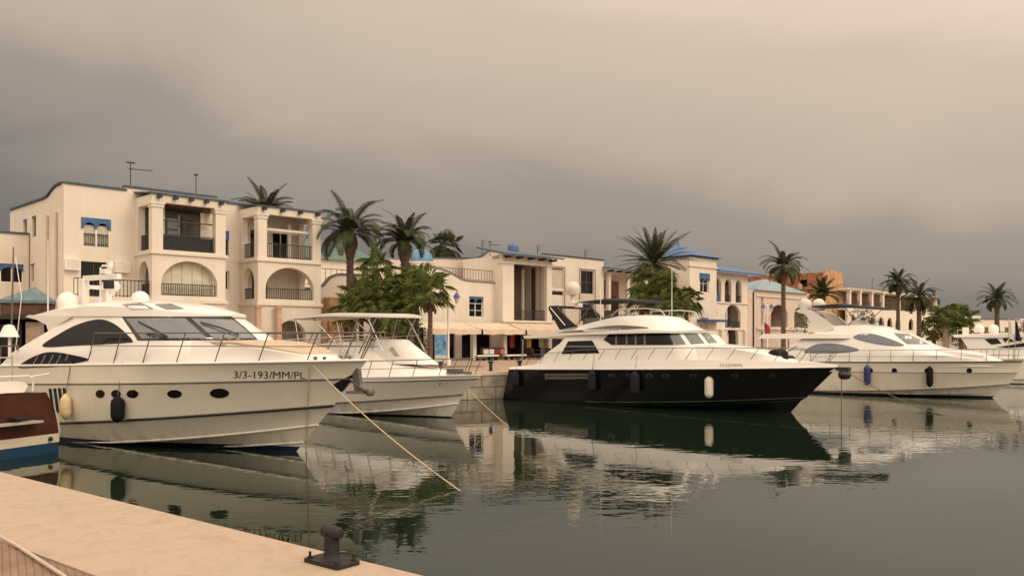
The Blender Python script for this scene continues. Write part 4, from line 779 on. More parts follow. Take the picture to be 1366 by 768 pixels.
def dense(P, d):
    o = []
    for i, a in enumerate(P):
        c = P[(i + 1) % len(P)]; n = max(1, int(math.hypot(c[0] - a[0], c[1] - a[1]) / d)); o += [(a[0] + (c[0] - a[0]) * k / n, a[1] + (c[1] - a[1]) * k / n) for k in range(n)]
    return o
def spl(P, closed=True, n=5):                  # smooth outline through points
    o = []; k = len(P)
    for i in range(k):
        a, b_, c, d = P[i - 1], P[i], P[(i + 1) % k], P[(i + 2) % k]
        for j in range(n):
            t = j / n; o.append(tuple(.5 * (2 * b_[q] + (c[q] - a[q]) * t + (2 * a[q] - 5 * b_[q] + 4 * c[q] - d[q]) * t * t + (3 * b_[q] - a[q] - 3 * c[q] + d[q]) * t ** 3) for q in (0, 1)))
    return o
def lerp_tab(T, x):
    if x <= T[0][0]: return T[0][1]
    for (a, b_), (c, d) in zip(T[:-1], T[1:]):
        if x <= c: t = (x - a) / (c - a); return b_ + (d - b_) * t
    return T[-1][1]
class Rail:                                     # one lengthwise line of a hull
    def __init__(s, x0, x1, z0, z1, q, b0, b, t0, p): s.__dict__.update(locals())
    def at(s, t):
        z = lerp_tab(s.z0, s.x0 + (s.x1 - s.x0) * t) if isinstance(s.z0, list) else s.z0 + (s.z1 - s.z0) * t ** s.q
        k = max(0, (t - s.t0) / (1 - s.t0)); u = min(1, t / .5)
        return Vector((s.x0 + (s.x1 - s.x0) * t, (s.b0 + (s.b - s.b0) * u) * (1 - k ** s.p), z))
NT = 44
TS = [(i / NT) for i in range(NT + 1)]
def hull(bt, rails, strips, transom_m, deck_m, deck_drop=.04, flare=.05):
    """rails from keel to sheer; strips = one (name, material) per pair of rails"""
    for k, (nm, m) in enumerate(strips):
        b = MB()
        for s in (-1, 1):
            rows = []
            for j in range(5):
                v = j / 4; row = []
                for t in TS:
                    p = rails[k].at(t).lerp(rails[k + 1].at(t), v); y = p.y - flare * sin(pi * v) * max(0, t - .3) * (1 if k else 0) * (1 if t < 1 else 0); row.append((p.x, s * max(0, y), p.z))
                rows.append(row)
            b.grid(rows)
        bt.part(b, nm, m, ray=True, sharp=60)
    b = MB(); rr = [r.at(0) for r in rails]; b.grid([[(p.x, p.y * s, p.z) for p in rr] for s in (-1, -.5, 0, .5, 1)], sm=False); bt.part(b, 'transom', transom_m)
    b = MB(); sh = rails[-1]; b.grid([[(p.x, p.y * s, p.z - deck_drop + .03 * (1 - s * s)) for p in (sh.at(t) for t in TS)] for s in (-1, -.6, 0, .6, 1)]); bt.part(b, 'deck', deck_m, ray=True)
def strake(bt, rail, name, m, r=.03, t0=0, t1=1, dz=0, n=5):
    b = MB()
    for s in (-1, 1): b.tube([(p.x, s * (p.y + r * .2), p.z + dz) for p in (rail.at(t0 + (t1 - t0) * i / 50) for i in range(51))], r, n)
    return bt.part(b, name, m)
def outline(l, na=12, nb=14):
    pts = []
    for i in range(na):
        t = i / na; pts.append((l['xa'] + (l['xn'] - l['xa']) * t, l.get('wa', l['w']) + (l['w'] - l.get('wa', l['w'])) * min(1, t * 1.6)))
    for i in range(nb + 1):
        a = pi / 2 * i / nb; pts.append((l['xn'] + (l['xf'] - l['xn']) * sin(a) ** l.get('e1', 1), l['w'] * cos(a) ** l.get('e', .8) if i < nb else 0))
    return pts
def loft(bt, name, m, levels, cap=.05, ray=True, parent=None, bottom=False, sharp=40, sub=3, inside=None, gap=.14):
    """closed body from plan outlines stacked one above the other"""
    zs = lambda l, x: lerp_tab(l['z'], x) if isinstance(l['z'], list) else l['z']
    half = []
    def clamp(x, y):
        if not inside: return y
        t = (x - inside.x0) / (inside.x1 - inside.x0); return min(y, max(0, inside.at(min(1, max(0, t))).y - gap)) if t < 1 else 0
    for l in levels: half.append([(x, clamp(x, y), zs(l, x)) for x, y in outline(l)])
    rows = []
    for a, c in zip(half[:-1], half[1:]):
        for j in range(sub): t = j / sub; rows.append([tuple(p[q] + (r_[q] - p[q]) * t for q in range(3)) for p, r_ in zip(a, c)])
    rows.append(half[-1]); b = MB()
    full = [[(x, -y, z) for x, y, z in r_] + [(x, y, z) for x, y, z in r_[-2::-1]] for r_ in rows]; b.grid(full)
    b.grid([[r_[0], r_[-1]] for r_ in full], sm=False)
    top = half[-1]; wm = levels[-1]['w']; cp = []
    for k in range(9): s = -cos(pi * k / 8); cp.append([(x, y * s, z + cap * (1 - s * s) * min(1, y / wm * 1.4)) for x, y, z in top])
    b.grid(cp)
    if bottom: b.grid([[(x, y * s, z) for x, y, z in half[0]] for s in (-1, 0, 1)])
    return bt.part(b, name, m, parent, ray, sharp)
def bowrail(bt, rail, ta, tb, h, n, lean=.35, inset=.10, r=.02, m=steel, mid=None, name='bow_rail', pulpit=.25, zt=None, pm=None):
    b = MB(); 
    def foot(t, s): p = rail.at(t); return Vector((p.x, s * max(.02, p.y - inset), p.z))
    for s in (-1, 1):
        tops = []
        for i in range(n + 1):
            t = ta + (tb - ta) * i / n; f = foot(t, s); tp = Vector((f.x + lean, f.y + s * .04, zt if zt else f.z + h)); b.tube([f, tp], r * .8, 5); tops.append(tp)
        cen = []
        for i in range(25):
            k = i / 24 * n; j = min(n - 1, int(k)); cen.append(tops[j].lerp(tops[j + 1], k - j))
        e_ = rail.at(1); cen.append(Vector((e_.x + lean * .6 + pulpit, 0, cen[-1].z)))
        b.tube(cen, r, 6)
        if mid:
            for mm in mid: b.tube([Vector((c.x - lean * (1 - mm), c.y, c.z - (1 - mm) * ((zt - foot(1, s).z) if zt else h))) for c in cen], r * .6, 5)
    return bt.part(b, name, pm or m)
def fender(bt, px, py, w, h, m, lb, up=1.0, name='fender', rope=True, dist=None):
    p, n, _ = bt.cast(px, py); n.z = 0; n.normalize(); p = p + n * (w * .5 + .01); wp = bt.m @ p
    r = thing(name, lb, 'fender', wp, -bt.th); b = MB(); hw = w / 2
    b.lathe([(.02, -h / 2 - .05), (.05, -h / 2 - .03), (hw * .55, -h / 2), (hw * .92, -h / 2 + .07), (hw, -h / 2 + .16), (hw, h / 2 - .16), (hw * .92, h / 2 - .07), (hw * .55, h / 2), (.05, h / 2 + .04), (.02, h / 2 + .07)], (0, 0, 0), 16); b.build('fender_body', m, r)
    if rope: b = MB(); q = -(Matrix.Rotation(-bt.th, 3, 'Z').inverted() @ (bt.m.to_3x3() @ n)) * (w * .5) ; b.tube([(0, 0, h / 2), (q.x * .6, q.y * .6, h / 2 + up * .6), (q.x, q.y, h / 2 + up)], .012, 5); b.build('rope', rope_d, r)
    return r
def dome(bt, name, c, r, m=gelcoat, parent=None, tall=1.0, foot=.0):
    b = MB(); pr = [(r * .55, -r * .35 * tall - foot), (r * .62, -r * .3 * tall)] if foot else []
    pr += [(r * .80, -r * .95 * tall), (r * .97, -r * .5 * tall), (r, 0)] + [(r * cos(pi / 2 * k / 7) + .002, r * sin(pi / 2 * k / 7)) for k in range(1, 8)]
    if foot: pr = [(r * .3, -r * .95 * tall - foot), (r * .3, -r * .95 * tall - .01)] + pr[2:]
    b.lathe(pr, c, 18); return bt.part(b, name, m, parent)
def oval(cx, cy, rx, ry, n=14): return [(cx + rx * cos(2 * pi * k / n), cy + ry * sin(2 * pi * k / n)) for k in range(n)]
def anchor(bt, c, s=.6, m=dsteel):
    b = MB(); x, y, z = c
    b.tube([(x - .3 * s, y, z + .15 * s), (x + .35 * s, y, z - .25 * s)], .05 * s, 6)
    b.wall([(x + .30 * s, -.45 * s), (x + .62 * s, -.2 * s), (x + .70 * s, 0), (x + .62 * s, .2 * s), (x + .30 * s, .45 * s), (x + .15 * s, 0)], (), z - .36 * s, z - .28 * s, 'z')
    b.tube([(x + .3 * s, y - .42 * s, z - .3 * s), (x + .3 * s, y + .42 * s, z - .3 * s)], .06 * s, 6)
    return bt.part(b, 'anchor', m)

# ---------- Y1: the big sport yacht at the left
Y = Boat('motor_yacht', 'large cream sport yacht with rounded white hardtop and black registration number on its bow', 'yacht', -16.6, 28.5, 30)
rl = [Rail(.8, 12.0, -.7, -.55, 1, .02, .02, .5, 2), Rail(.8, 13.3, -.15, .74, 2.0, 1.75, 1.85, .33, 1.8), Rail(.8, 13.85, .3, 1.26, 1.25, 1.92, 2.02, .38, 2.1), Rail(.8, 14.5, 1.56, 1.97, 1.1, 2.0, 2.1, .42, 2.3), Rail(.8, 14.97, 2.12, 2.45, 1, 1.98, 2.08, .45, 2.4)]
hull(Y, rl, [('hull_bottom', hull_grey), ('lower_topside', hull_grey), ('topside', hull_grey), ('upper_topside', hull_grey)], hull_grey, gelcoat)
strake(Y, rl[3], 'rub_rail', dsteel, .022); strake(Y, rl[2], 'black_stripe', blackp, .035); strake(Y, rl[1], 'chine_rail', hull_white, .03, .3)
strake(Y, rl[4], 'gunwale', gelcoat, .035)
b = MB()
for s in (-1, 1): b.tube([(p.x, s * (p.y + .01), p.z) for p in (rl[0].at(.5 + .5 * i / 20).lerp(rl[1].at(.5 + .5 * i / 20), .62) for i in range(21))], .022, 4)
Y.part(b, 'spray_rail', hull_white)
loft(Y, 'foredeck_trunk', gelcoat, [dict(z=2.25, xa=6, w=1.72, xn=9.8, xf=14.3), dict(z=[(6, 2.95), (11, 2.9), (12.6, 2.70), (13.8, 2.5)], xa=6, w=1.40, xn=9.8, xf=13.7)], .06, inside=rl[4])
cab = [dict(z=2.10, xa=2.0, w=2.0, xn=7.6, xf=12.0), dict(z=2.55, xa=2.7, w=1.96, xn=7.7, xf=11.6), dict(z=3.0, xa=3.7, w=1.80, xn=7.7, xf=11.05), dict(z=3.3, xa=4.4, w=1.68, xn=7.2, xf=10.5), dict(z=3.62, xa=5.0, w=1.55, xn=6.8, xf=9.95)]
loft(Y, 'deckhouse', gelcoat, cab, .0, inside=rl[4], gap=.03)
roof = loft(Y, 'hardtop', gelcoat, [dict(z=[(2.6, 3.62), (4, 3.66), (10, 3.58)], xa=2.7, wa=1.35, w=1.60, xn=6.8, xf=10.1), dict(z=[(2.6, 3.70), (4, 3.85), (6, 3.93), (8, 3.86), (10, 3.64)], xa=2.6, wa=1.30, w=1.56, xn=6.8, xf=10.12), dict(z=[(2.6, 3.72), (4, 3.95), (6, 4.04), (8, 3.96), (9.8, 3.70)], xa=2.9, wa=1.1, w=1.32, xn=6.6, xf=9.9)], .12, bottom=True)
# swept wing supports carrying the roof aft
for s in (-1, 1):
    b = MB(); b.wall([(4.1, 3.2), (5.2, 3.62), (3.1, 3.71), (2.9, 3.66), (3.5, 3.56), (4.0, 3.4)], (), s * 1.66, s * 1.56, 'y'); Y.part(b, 'roof_support', gelcoat)
Y.surf('side_window', glass, spl([(57, 462), (80, 445), (106, 432), (134, 426), (156, 434), (177, 454), (170, 457), (140, 459), (100, 461)]), .014, step=7)
Y.surf('lower_window', glass, spl([(25, 490), (40, 478), (62, 470), (85, 471), (119, 479), (98, 485), (75, 489), (50, 490)]), .014, step=7)
b = None
Y.surf('windshield_frame', blackp, [(163, 423), (236, 422), (308, 422), (326, 436), (345, 454), (264, 454), (184, 454)], .010, mirror=False, step=7)
Y.surf('windshield', glass_grey, [(168, 425), (246, 424), (276, 451), (190, 452)], .022, mirror=False, step=7); Y.surf('windshield', glass_grey, [(254, 424), (306, 424), (322, 436), (340, 452), (284, 451)], .022, mirror=False, step=7)
for px in (((186, 430), (224, 450)), ((268, 432), (318, 449)), ((196, 446), (222, 451))):
    a, n, _ = Y.cast(*px[0]); c, n2, _ = Y.cast(*px[1]); b = MB(); b.tube([a + n * .06, (a + c) / 2 + (n + n2) * .05, c + n2 * .06], .022, 5); Y.part(b, 'wiper', blackp)
for q in ([(162, 406), (188, 404), (206, 412), (178, 413)], [(206, 406), (228, 405), (246, 412), (222, 413)]): Y.surf('roof_hatch', glass_grey, q, .012, mirror=False, step=6)
for cx, cy, rx, ry in ((134, 525, 6, 5.5), (155, 525, 6.5, 5.5), (177, 525, 8, 5.5), (233, 525, 10, 5.5), (293, 524, 13, 6.5)):
    Y.surf('porthole', glass, oval(cx, cy, rx, ry), .012, step=3); 
for i in range(4): x = 65 + 6.2 * i; Y.surf('air_vent', blackp, [(x, 518 - i * .3), (x + 4.0, 518 - i * .3), (x + 8.0, 550), (x + 4.6, 550)], .010, step=5)
for i in range(5): x = 43 + 10 * i; Y.surf('window_slat', greyc, [(x, 489), (x + 2, 489), (x + 10, 473), (x + 8, 473)], .022, step=5)
Y.text('3/3-193/MM/PL', 312, 407, 504, 505, 9.5, blackp)
b = MB()
b.add([], [])
loft(Y, 'sunpad', teak, [dict(z=2.50, xa=9.0, w=1.42, xn=11.0, xf=13.5), dict(z=[(10, 2.92), (11.6, 2.90), (12.6, 2.76), (13.6, 2.58)], xa=9.4, w=1.36, xn=11.0, xf=13.45)], .05, ray=False, inside=rl[4], gap=.3)
bowrail(Y, rl[4], .40, .985, .75, 7, .42, zt=3.14, mid=(.5,), m=dsteel, pulpit=.3)
b = MB()
for s in (-1, 1): b.tube([(1.0, s * 1.9, 2.15), (1.15, s * 1.9, 2.72), (3.0, s * 1.93, 2.78), (3.05, s * 1.95, 2.3)], .022, 5); b.tube([(2.0, s * 1.92, 2.2), (2.05, s * 1.92, 2.75)], .02, 5)
Y.part(b, 'stern_rail', dsteel)
p = Y.loc(90, 396, .9); dome(Y, 'radar_dome', (p.x, p.y, 4.13), .30, tall=1.05); b = MB()
p2 = Y.loc(187, 398, -.6); dome(Y, 'radar_dome', (p2.x, p2.y, 4.20), .29, tall=.5)
# radar arch with its bar, searchlight and small camera
c = Y.loc(148, 372, 0); ax, zx = c.x, c.z
b = MB(); b.box(ax - .75, ax + .95, -.45, -.30, zx - .05, zx + .10); b.box(ax - .9, ax - .68, -.5, -.28, 4.0, zx + .02); b.box(ax - .9, ax - .68, .3, .5, 4.0, zx - .05); b.box(ax - .88, ax - .73, -.3, .3, zx - .3, zx - .18); am = Y.part(b, 'radar_mast', gelcoat)
b = MB(); b.lathe([(.06, -.32), (.1, -.2), (.22, -.12), (.25, 0), (.2, .11), (.05, .15)], (ax + .2, -.1, zx - .22), 14); Y.part(b, 'searchlight', gelcoat, am)
b = MB(); b.tube([(ax, -.35, 4.1), (ax, -.35, zx + .33), (ax + .1, -.35, zx + .38), (ax + .35, -.3, zx + .38)], .035, 6); b.box(ax + .02, ax + .3, -.4, -.2, zx + .14, zx + .28); b.box(ax + .34, ax + .46, -.38, -.24, zx + .32, zx + .5); Y.part(b, 'camera_mast', gelcoat, am)
b = MB(); b.box(ax + .5, ax + .75, -.6, -.4, zx - .35, zx - .1); Y.part(b, 'horn', blackp, am)
b = MB(); q = Y.loc(64, 405, 1.2); b.tube([(q.x, q.y, 3.8), (q.x, q.y, 6.05)], [.022, .012], 5); Y.part(b, 'whip_antenna', white_paint)
Y.surf('anchor_pocket', blackp, [(443, 513), (470, 499), (475, 499), (468, 508), (458, 521), (455, 522)], .012, step=6)
c = Y.loc(477, 514, .05); b = MB(); b.tube([(c.x - .5, 0, c.z + .3), (c.x + .05, 0, c.z - .02), (c.x + .32, 0, c.z - .16)], [.05, .07, .06], 7); b.lathe([(.02, -.1), (.10, -.08), (.12, 0), (.10, .08), (.02, .1)], (c.x + .36, 0, c.z - .16), 10)
b.wall([(c.x - .15, -.32), (c.x + .18, -.16), (c.x + .25, 0), (c.x + .18, .16), (c.x - .15, .32), (c.x - .05, 0)], (), c.z - .2, c.z - .13, 'z'); b.wall([(c.x - .2, c.z + .5), (c.x + .02, c.z + .42), (c.x + .1, c.z - .1), (c.x - .1, c.z - .15)], (), -.06, .06, 'y'); Y.part(b, 'anchor', dsteel)
b = MB(); p = rl[4].at(.93); 
for s in (-1, 1): b.lathe([(.05, -.03), (.04, .07), (.06, .10), (.02, .11)], (p.x - .3, s * (p.y - .1), p.z), 8); b.lathe([(.05, -.03), (.04, .07), (.06, .10), (.02, .11)], (p.x, s * (p.y - .1), p.z), 8)
Y.part(b, 'deck_cleat', dsteel)
fender(Y, 95, 542, .30, .62, fend_cream, 'cream fender hanging beside the hull vents of the big sport yacht', .95)
fender(Y, 164.5, 545, .36, .62, rubber, 'black fender hanging under the portholes of the big sport yacht', 1.1)
Y1 = Y
# ---------- Y2: white hardtop boat behind
Y = Boat('sport_boat', 'white open sport boat with grey hardtop on poles behind the big sport yacht', 'boat', -9.4, 36.6, 35)
rl = [Rail(0, 8.4, -.5, -.4, 1, .02, .02, .5, 2), Rail(0, 9.0, -.1, .55, 2.0, 1.5, 1.6, .3, 1.8), Rail(0, 9.25, .22, .9, 1.3, 1.6, 1.72, .34, 2), Rail(0, 9.95, 1.15, 1.5, 1.2, 1.7, 1.82, .4, 2.2), Rail(0, 10.13, 1.35, 1.67, 1.2, 1.7, 1.82, .42, 2.2)]
hull(Y, rl, [('hull_bottom', hull_white), ('lower_topside', hull_white), ('topside', hull_white), ('gunwale_band', gelcoat)], hull_white, gelcoat)
strake(Y, rl[2], 'dark_stripe', greyc, .03); strake(Y, rl[3], 'rub_rail', dsteel, .02); strake(Y, rl[1], 'chine_rail', hull_white, .03, .3)
loft(Y, 'cuddy_cabin', gelcoat, [dict(z=1.45, xa=1.2, w=1.45, xn=4.5, xf=8.9), dict(z=[(1, 1.95), (6, 1.95), (8.6, 1.7)], xa=1.2, w=1.2, xn=4.2, xf=8.4)], .08, inside=rl[4])
loft(Y, 'windshield_cover', mat('white_cover', (.72, .68, .61), .7, var=.05), [dict(z=1.95, xa=1.4, w=1.2, xn=3.8, xf=6.3), dict(z=[(1, 2.6), (3, 2.8), (4.6, 2.85)], xa=1.8, w=1.0, xn=3.2, xf=4.5)], .08)
loft(Y, 'console', gelcoat, [dict(z=2.0, xa=4.9, w=.55, xn=5.6, xf=8.0), dict(z=[(4, 2.98), (6.5, 2.92)], xa=5.2, w=.45, xn=5.7, xf=6.4)], .04)
Y.surf('cover_shade_band', mat('shade_band_grey', (.42, .38, .32), .6), [(519, 465), (524, 462), (533, 475), (526, 475)], .015, mirror=False, step=5)  # grey band painted on for the shadow between the two white slopes
loft(Y, 'hardtop', mat('grey_top', (.50, .47, .42), .6, var=.06), [dict(z=[(.8, 3.78), (3, 3.88), (6.6, 3.80)], xa=.8, w=1.35, xn=5.6, xf=6.75), dict(z=[(.8, 3.86), (3, 3.98), (6.6, 3.88)], xa=.9, w=1.3, xn=5.6, xf=6.7)], .08, bottom=True)
b = MB()
for s in (-1, 1): 
    for a, c in (((2.2, 3.9), (4.4, 2.3)), ((4.9, 3.9), (4.2, 2.0)), ((5.9, 3.85), (5.0, 2.4)), ((5.4, 3.85), (6.3, 2.5)), ((1.2, 3.85), (1.7, 1.9))): b.tube([(a[0], s * 1.15, a[1]), (c[0], s * 1.2, c[1])], .03, 6)
Y.part(b, 'hardtop_frame', steel)
bowrail(Y, rl[4], .30, .95, .62, 7, .28, m=dsteel, pulpit=.05, mid=(.5,))
b = MB()
for s in (-1, 1): b.tube([(.4, s * 1.55, 2.9), (5.8, s * 1.4, 3.12)], .022, 5); [b.tube([(x, s * 1.6, 1.5), (x + .45, s * 1.5, 2.95)], .018, 5) for x in (.8, 1.6, 2.4, 3.2, 4.0, 4.8)]; b.tube([(.6, s * 1.58, 2.3), (5.0, s * 1.5, 2.35)], .016, 5)
Y.part(b, 'cockpit_rail', steel)
b = MB(); b.box(8.6, 9.1, -.2, .2, 1.65, 1.85); b.box(9.2, 9.6, -.08, .08, 1.66, 1.75); Y.part(b, 'anchor_winch', dsteel)
b = MB(); q = Y.cast(547, 487)[0]; b.box(q.x - .15, q.x + .15, q.y - .02, q.y + .05, q.z - .05, q.z + .05); Y.part(b, 'deck_vent', blackp)
Y2 = Y
# ---------- Y3: black hulled flybridge yacht
Y = Boat('flybridge_yacht', 'flybridge motor yacht with glossy black hull and white upper decks', 'yacht', 1.2, 42.6, 40.5)
zsh = [(0, 1.50), (9, 1.72), (15.3, 1.90)]
rl = [Rail(-.3, 12.9, -.7, -.5, 1, .02, .02, .5, 2), Rail(-.5, 13.75, -.12, .5, 2.2, 2.0, 2.1, .3, 1.8), Rail(-.4, 13.95, .05, .62, 2.0, 2.06, 2.15, .32, 1.85), Rail(.1, 15.21, 1.50, 1.88, 1.1, 2.2, 2.3, .45, 2.3)]
hull(Y, rl, [('hull_bottom', hull_black), ('chine', hull_black), ('hull', hull_black)], hull_black, gelcoat)
strake(Y, rl[2], 'chine_line', mat('dark_grey_line', (.04, .04, .045), .4), .018, .35)
gz = [(0, 1.56), (2, 1.80), (4, 2.0), (9, 2.12), (12.5, 2.12), (14.5, 2.02), (15.3, 1.97)]
b = MB(); top = Rail(.1, 15.21, gz, 0, 1, 2.12, 2.2, .45, 2.3)
for s in (-1, 1): b.grid([[(p.x, s * (p.y + .012), p.z) for p in (rl[3].at(t).lerp(top.at(t), v) for t in TS)] for v in (0, .5, 1)]); b.grid([[(p.x, s * max(0, p.y - d), p.z - e) for p in (top.at(t) for t in TS)] for d, e in ((-.012, 0), (.12, 0), (.13, .3))])
Y.part(b, 'bulwark', gelcoat, ray=True); strake(Y, rl[3], 'rub_rail', white_paint, .03)
b = MB(); b.grid([[(p.x, p.y * s, p.z - .12) for p in (top.at(t) for t in TS)] for s in (-1, 0, 1)]); Y.part(b, 'side_deck', gelcoat)
cab = [dict(z=1.7, xa=1.5, w=1.92, xn=8.9, xf=11.4), dict(z=2.25, xa=2.1, w=1.86, xn=8.8, xf=10.9), dict(z=2.75, xa=2.9, w=1.78, xn=8.6, xf=10.25), dict(z=3.05, xa=3.2, w=1.70, xn=8.3, xf=9.95), dict(z=3.22, xa=3.3, w=1.66, xn=8.2, xf=9.75)]
loft(Y, 'saloon', gelcoat, cab, 0, inside=top, gap=.1)
loft(Y, 'flybridge_deck', gelcoat, [dict(z=[(.5, 2.98), (4, 3.16), (8, 3.22), (10, 3.22)], xa=.6, wa=1.6, w=1.92, xn=7.8, xf=9.8), dict(z=[(.5, 3.12), (4, 3.40), (8, 3.36), (10, 3.26)], xa=.5, wa=1.6, w=1.90, xn=7.8, xf=9.85)], .02, bottom=True)
loft(Y, 'flybridge_coaming', gelcoat, [dict(z=[(2, 3.30), (10, 3.34)], xa=2.4, wa=1.4, w=1.72, xn=6.6, xf=9.3), dict(z=[(2, 3.36), (3.2, 3.45), (4.6, 3.72), (6.0, 3.98), (7.2, 4.02), (8.2, 3.90)], xa=2.6, wa=1.3, w=1.62, xn=5.8, xf=8.1)], .04)
loft(Y, 'foredeck_trunk', gelcoat, [dict(z=1.8, xa=8, w=1.75, xn=10.4, xf=14.0), dict(z=[(8, 2.72), (10.5, 2.68), (12, 2.48), (13.2, 2.2)], xa=8, w=1.45, xn=10.4, xf=13.3)], .08, inside=top, gap=.2)
Y.surf('side_window', glass, [(805, 453), (813, 445), (856, 444), (893, 444), (899, 460), (860, 460), (816, 460)], .014, step=6)
for x in (821, 835, 847, 859): Y.surf('window_mullion', greyc, [(x, 445), (x + 2.6, 445), (x + 2.6, 460), (x, 460)], .024, step=5)
Y.surf('aft_window', glass, [(758, 455), (790, 454), (800, 471), (749, 472)], .014, step=6)
Y.surf('aft_window_bar', greyc, [(755, 461), (795, 461), (796, 463), (754, 463)], .026, step=5)
Y.surf('windshield', glass_grey, [(891, 445), (906, 445), (915, 459), (900, 460)], .014, mirror=False, step=5); Y.surf('windshield', glass_grey, [(912, 445), (930, 445), (940, 458), (922, 459)], .014, mirror=False, step=5); Y.surf('windshield', glass_grey, [(935, 445), (947, 446), (957, 457), (945, 458)], .014, mirror=False, step=5)
Y.surf('coaming_shade', mat('coaming_shade_grey', (.10, .092, .085), .5), spl([(742, 443.5), (775, 440), (806, 435), (835, 434), (866, 437.5), (820, 440), (780, 442.5)]), .012, step=5)  # flat dark grey wedge, painted in for the shadow under the coaming
for px in (816, 840, 866, 888, 925, 980, 1030):
    Y.surf('porthole', steel, oval(px, 501, 4.5, 2.6), .010, step=3); Y.surf('porthole_glass', glass, oval(px, 501.2, 3.4, 1.7), .016, step=3)
Y.surf('engine_vent', steel, [(727, 498), (787, 498), (786, 505), (727, 505.5)], .014, step=6); Y.surf('vent_slot', blackp, [(729, 500.8), (786, 500.8), (786, 502), (729, 502)], .022, step=6)
Y.text('2/2-225/MM/PL', 960, 991, 489.3, 489.3, 4.3, mat('grey_lettering', (.16, .14, .12), .5))
bowrail(Y, top, .06, .97, .48, 16, .38, inset=.1, r=.016, m=dsteel, pulpit=.1)
b = MB()
for s in (-1, 1): b.tube([(x, s * 1.5, z) for x, z in ((5.6, 4.0), (6.0, 4.28), (7.4, 4.3), (8.15, 4.22), (8.4, 3.95))], .028, 6); b.tube([(6.8, s * 1.52, 4.0), (6.9, s * 1.5, 4.29)], .022, 5); b.tube([(7.6, s * 1.5, 3.95), (7.7, s * 1.48, 4.28)], .022, 5)
Y.part(b, 'flybridge_rail', steel)
# radar arch raked aft
b = MB(); a0 = Y.loc(757, 436, 1.55); a1 = Y.loc(737, 409, 1.5)
for s in (-1, 1): b.wall([(a0.x - .45, 3.4), (a0.x + .55, 3.55), (a0.x + .1, 3.85), (a1.x + .30, a1.z - .03), (a1.x - .12, a1.z + .05), (a1.x - .2, a1.z - .1)], (), s * 1.44, s * 1.58, 'y')
b.box(a1.x - .18, a1.x + .25, -1.44, 1.44, a1.z - .06, a1.z + .05); ar = Y.part(b, 'radar_arch', blackp)
b = MB(); b.tube([(a1.x - .05, -1.6, a1.z - .05), (a0.x - .08, -1.62, 3.6)], .03, 5); Y.part(b, 'arch_trim', steel, ar)
p = Y.loc(755, 385, 0); dome(Y, 'satellite_dome', (a1.x + .1, 0, p.z - .02), .37, mat('dome_white', (.62, .57, .50), .45), ar, .85, .28)
b = MB(); b.box(a1.x + .5, a1.x + .7, -.9, .5, a1.z + .18, a1.z + .30); b.lathe([(.2, 0), (.2, .16), (.1, .2)], (a1.x + .6, -.2, a1.z), 10); Y.part(b, 'radar_scanner', gelcoat, ar)
bim = [dict(z=[(3.4, 4.66), (5, 4.70), (7.2, 4.58)], xa=3.5, w=1.25, xn=6.6, xf=7.1), dict(z=[(3.4, 4.70), (5, 4.80), (7.2, 4.64)], xa=3.5, w=1.2, xn=6.6, xf=7.05)]
loft(Y, 'bimini', mat('black_canvas', (.012, .012, .014), .9), bim, .08, ray=False, bottom=True)
b = MB()
for s in (-1, 1): b.tube([(4.2, s * 1.2, 4.68), (5.0, s * 1.5, 3.8)], .02, 5); b.tube([(6.4, s * 1.2, 4.66), (5.2, s * 1.5, 3.85)], .02, 5); b.tube([(4.4, s * 1.2, 4.68), (3.6, s * 1.4, 3.6)], .02, 5)
Y.part(b, 'bimini_frame', dsteel)
b = MB(); b.box(3.6, 5.2, -.9, .9, 3.4, 3.95); b.box(4.6, 5.0, -.6, -.1, 3.95, 4.3); Y.part(b, 'flybridge_seat', mat('grey_cover', (.12, .11, .10), .9, var=.4), ray=False)
b = MB(); b.tube([(5.1, -1.6, 3.75), (5.1, -1.62, 5.9)], [.022, .012], 5); b.tube([(7.0, 1.5, 4.0), (7.0, 1.5, 6.3)], [.022, .012], 5); Y.part(b, 'whip_antenna', white_paint)
b = MB(); c = Y.loc(1041, 474, .0); b.tube([(c.x - .1, -.62, c.z), (c.x - .1, -.5, c.z), (c.x - .05, 0, c.z + .03), (c.x - .1, .5, c.z), (c.x - .1, .62, c.z)], [.1, .24, .27, .24, .1], 12); b.tube([(c.x + .3, -.5, c.z - .15), (c.x + .3, -.4, c.z - .15), (c.x + .3, .4, c.z - .15), (c.x + .3, .5, c.z - .15)], [.06, .16, .16, .06], 10); b.box(c.x - .3, c.x + .4, -.4, .4, c.z - .35, c.z - .2); Y.part(b, 'liferaft', rubber)
b = MB()
for s in (-1, 1): b.tube([(.6, s * 1.75, 1.9), (.5, s * 1.6, 2.95)], .03, 5)
Y.part(b, 'overhang_post', steel)
c = Y.loc(1125, 497, 0); b = MB(); b.tube([(c.x - .5, 0, c.z + .25), (c.x + .1, 0, c.z + .1)], .07, 6); b.lathe([(.05, -.24), (.2, -.2), (.26, -.05), (.2, .1), (.08, .16)], (c.x + .05, 0, c.z - .02), 10); b.box(c.x - .2, c.x + .25, -.16, .16, c.z + .08, c.z + .22); Y.part(b, 'anchor', iron)
for px, py, w, h, m, lb in ((947, 516, .36, .82, fend_white, 'white fender hanging against the black hull'), (850, 511, .40, .95, navy, 'dark navy fender against the black hull, nearest its middle'), (793, 508, .36, .90, navy, 'dark navy fender against the black hull just right of the vent'), (691, 506, .36, .7, navy, 'dark navy fender against the black hull at its stern corner')): fender(Y, px, py, w, h, m, lb, .75)
Y3 = Y
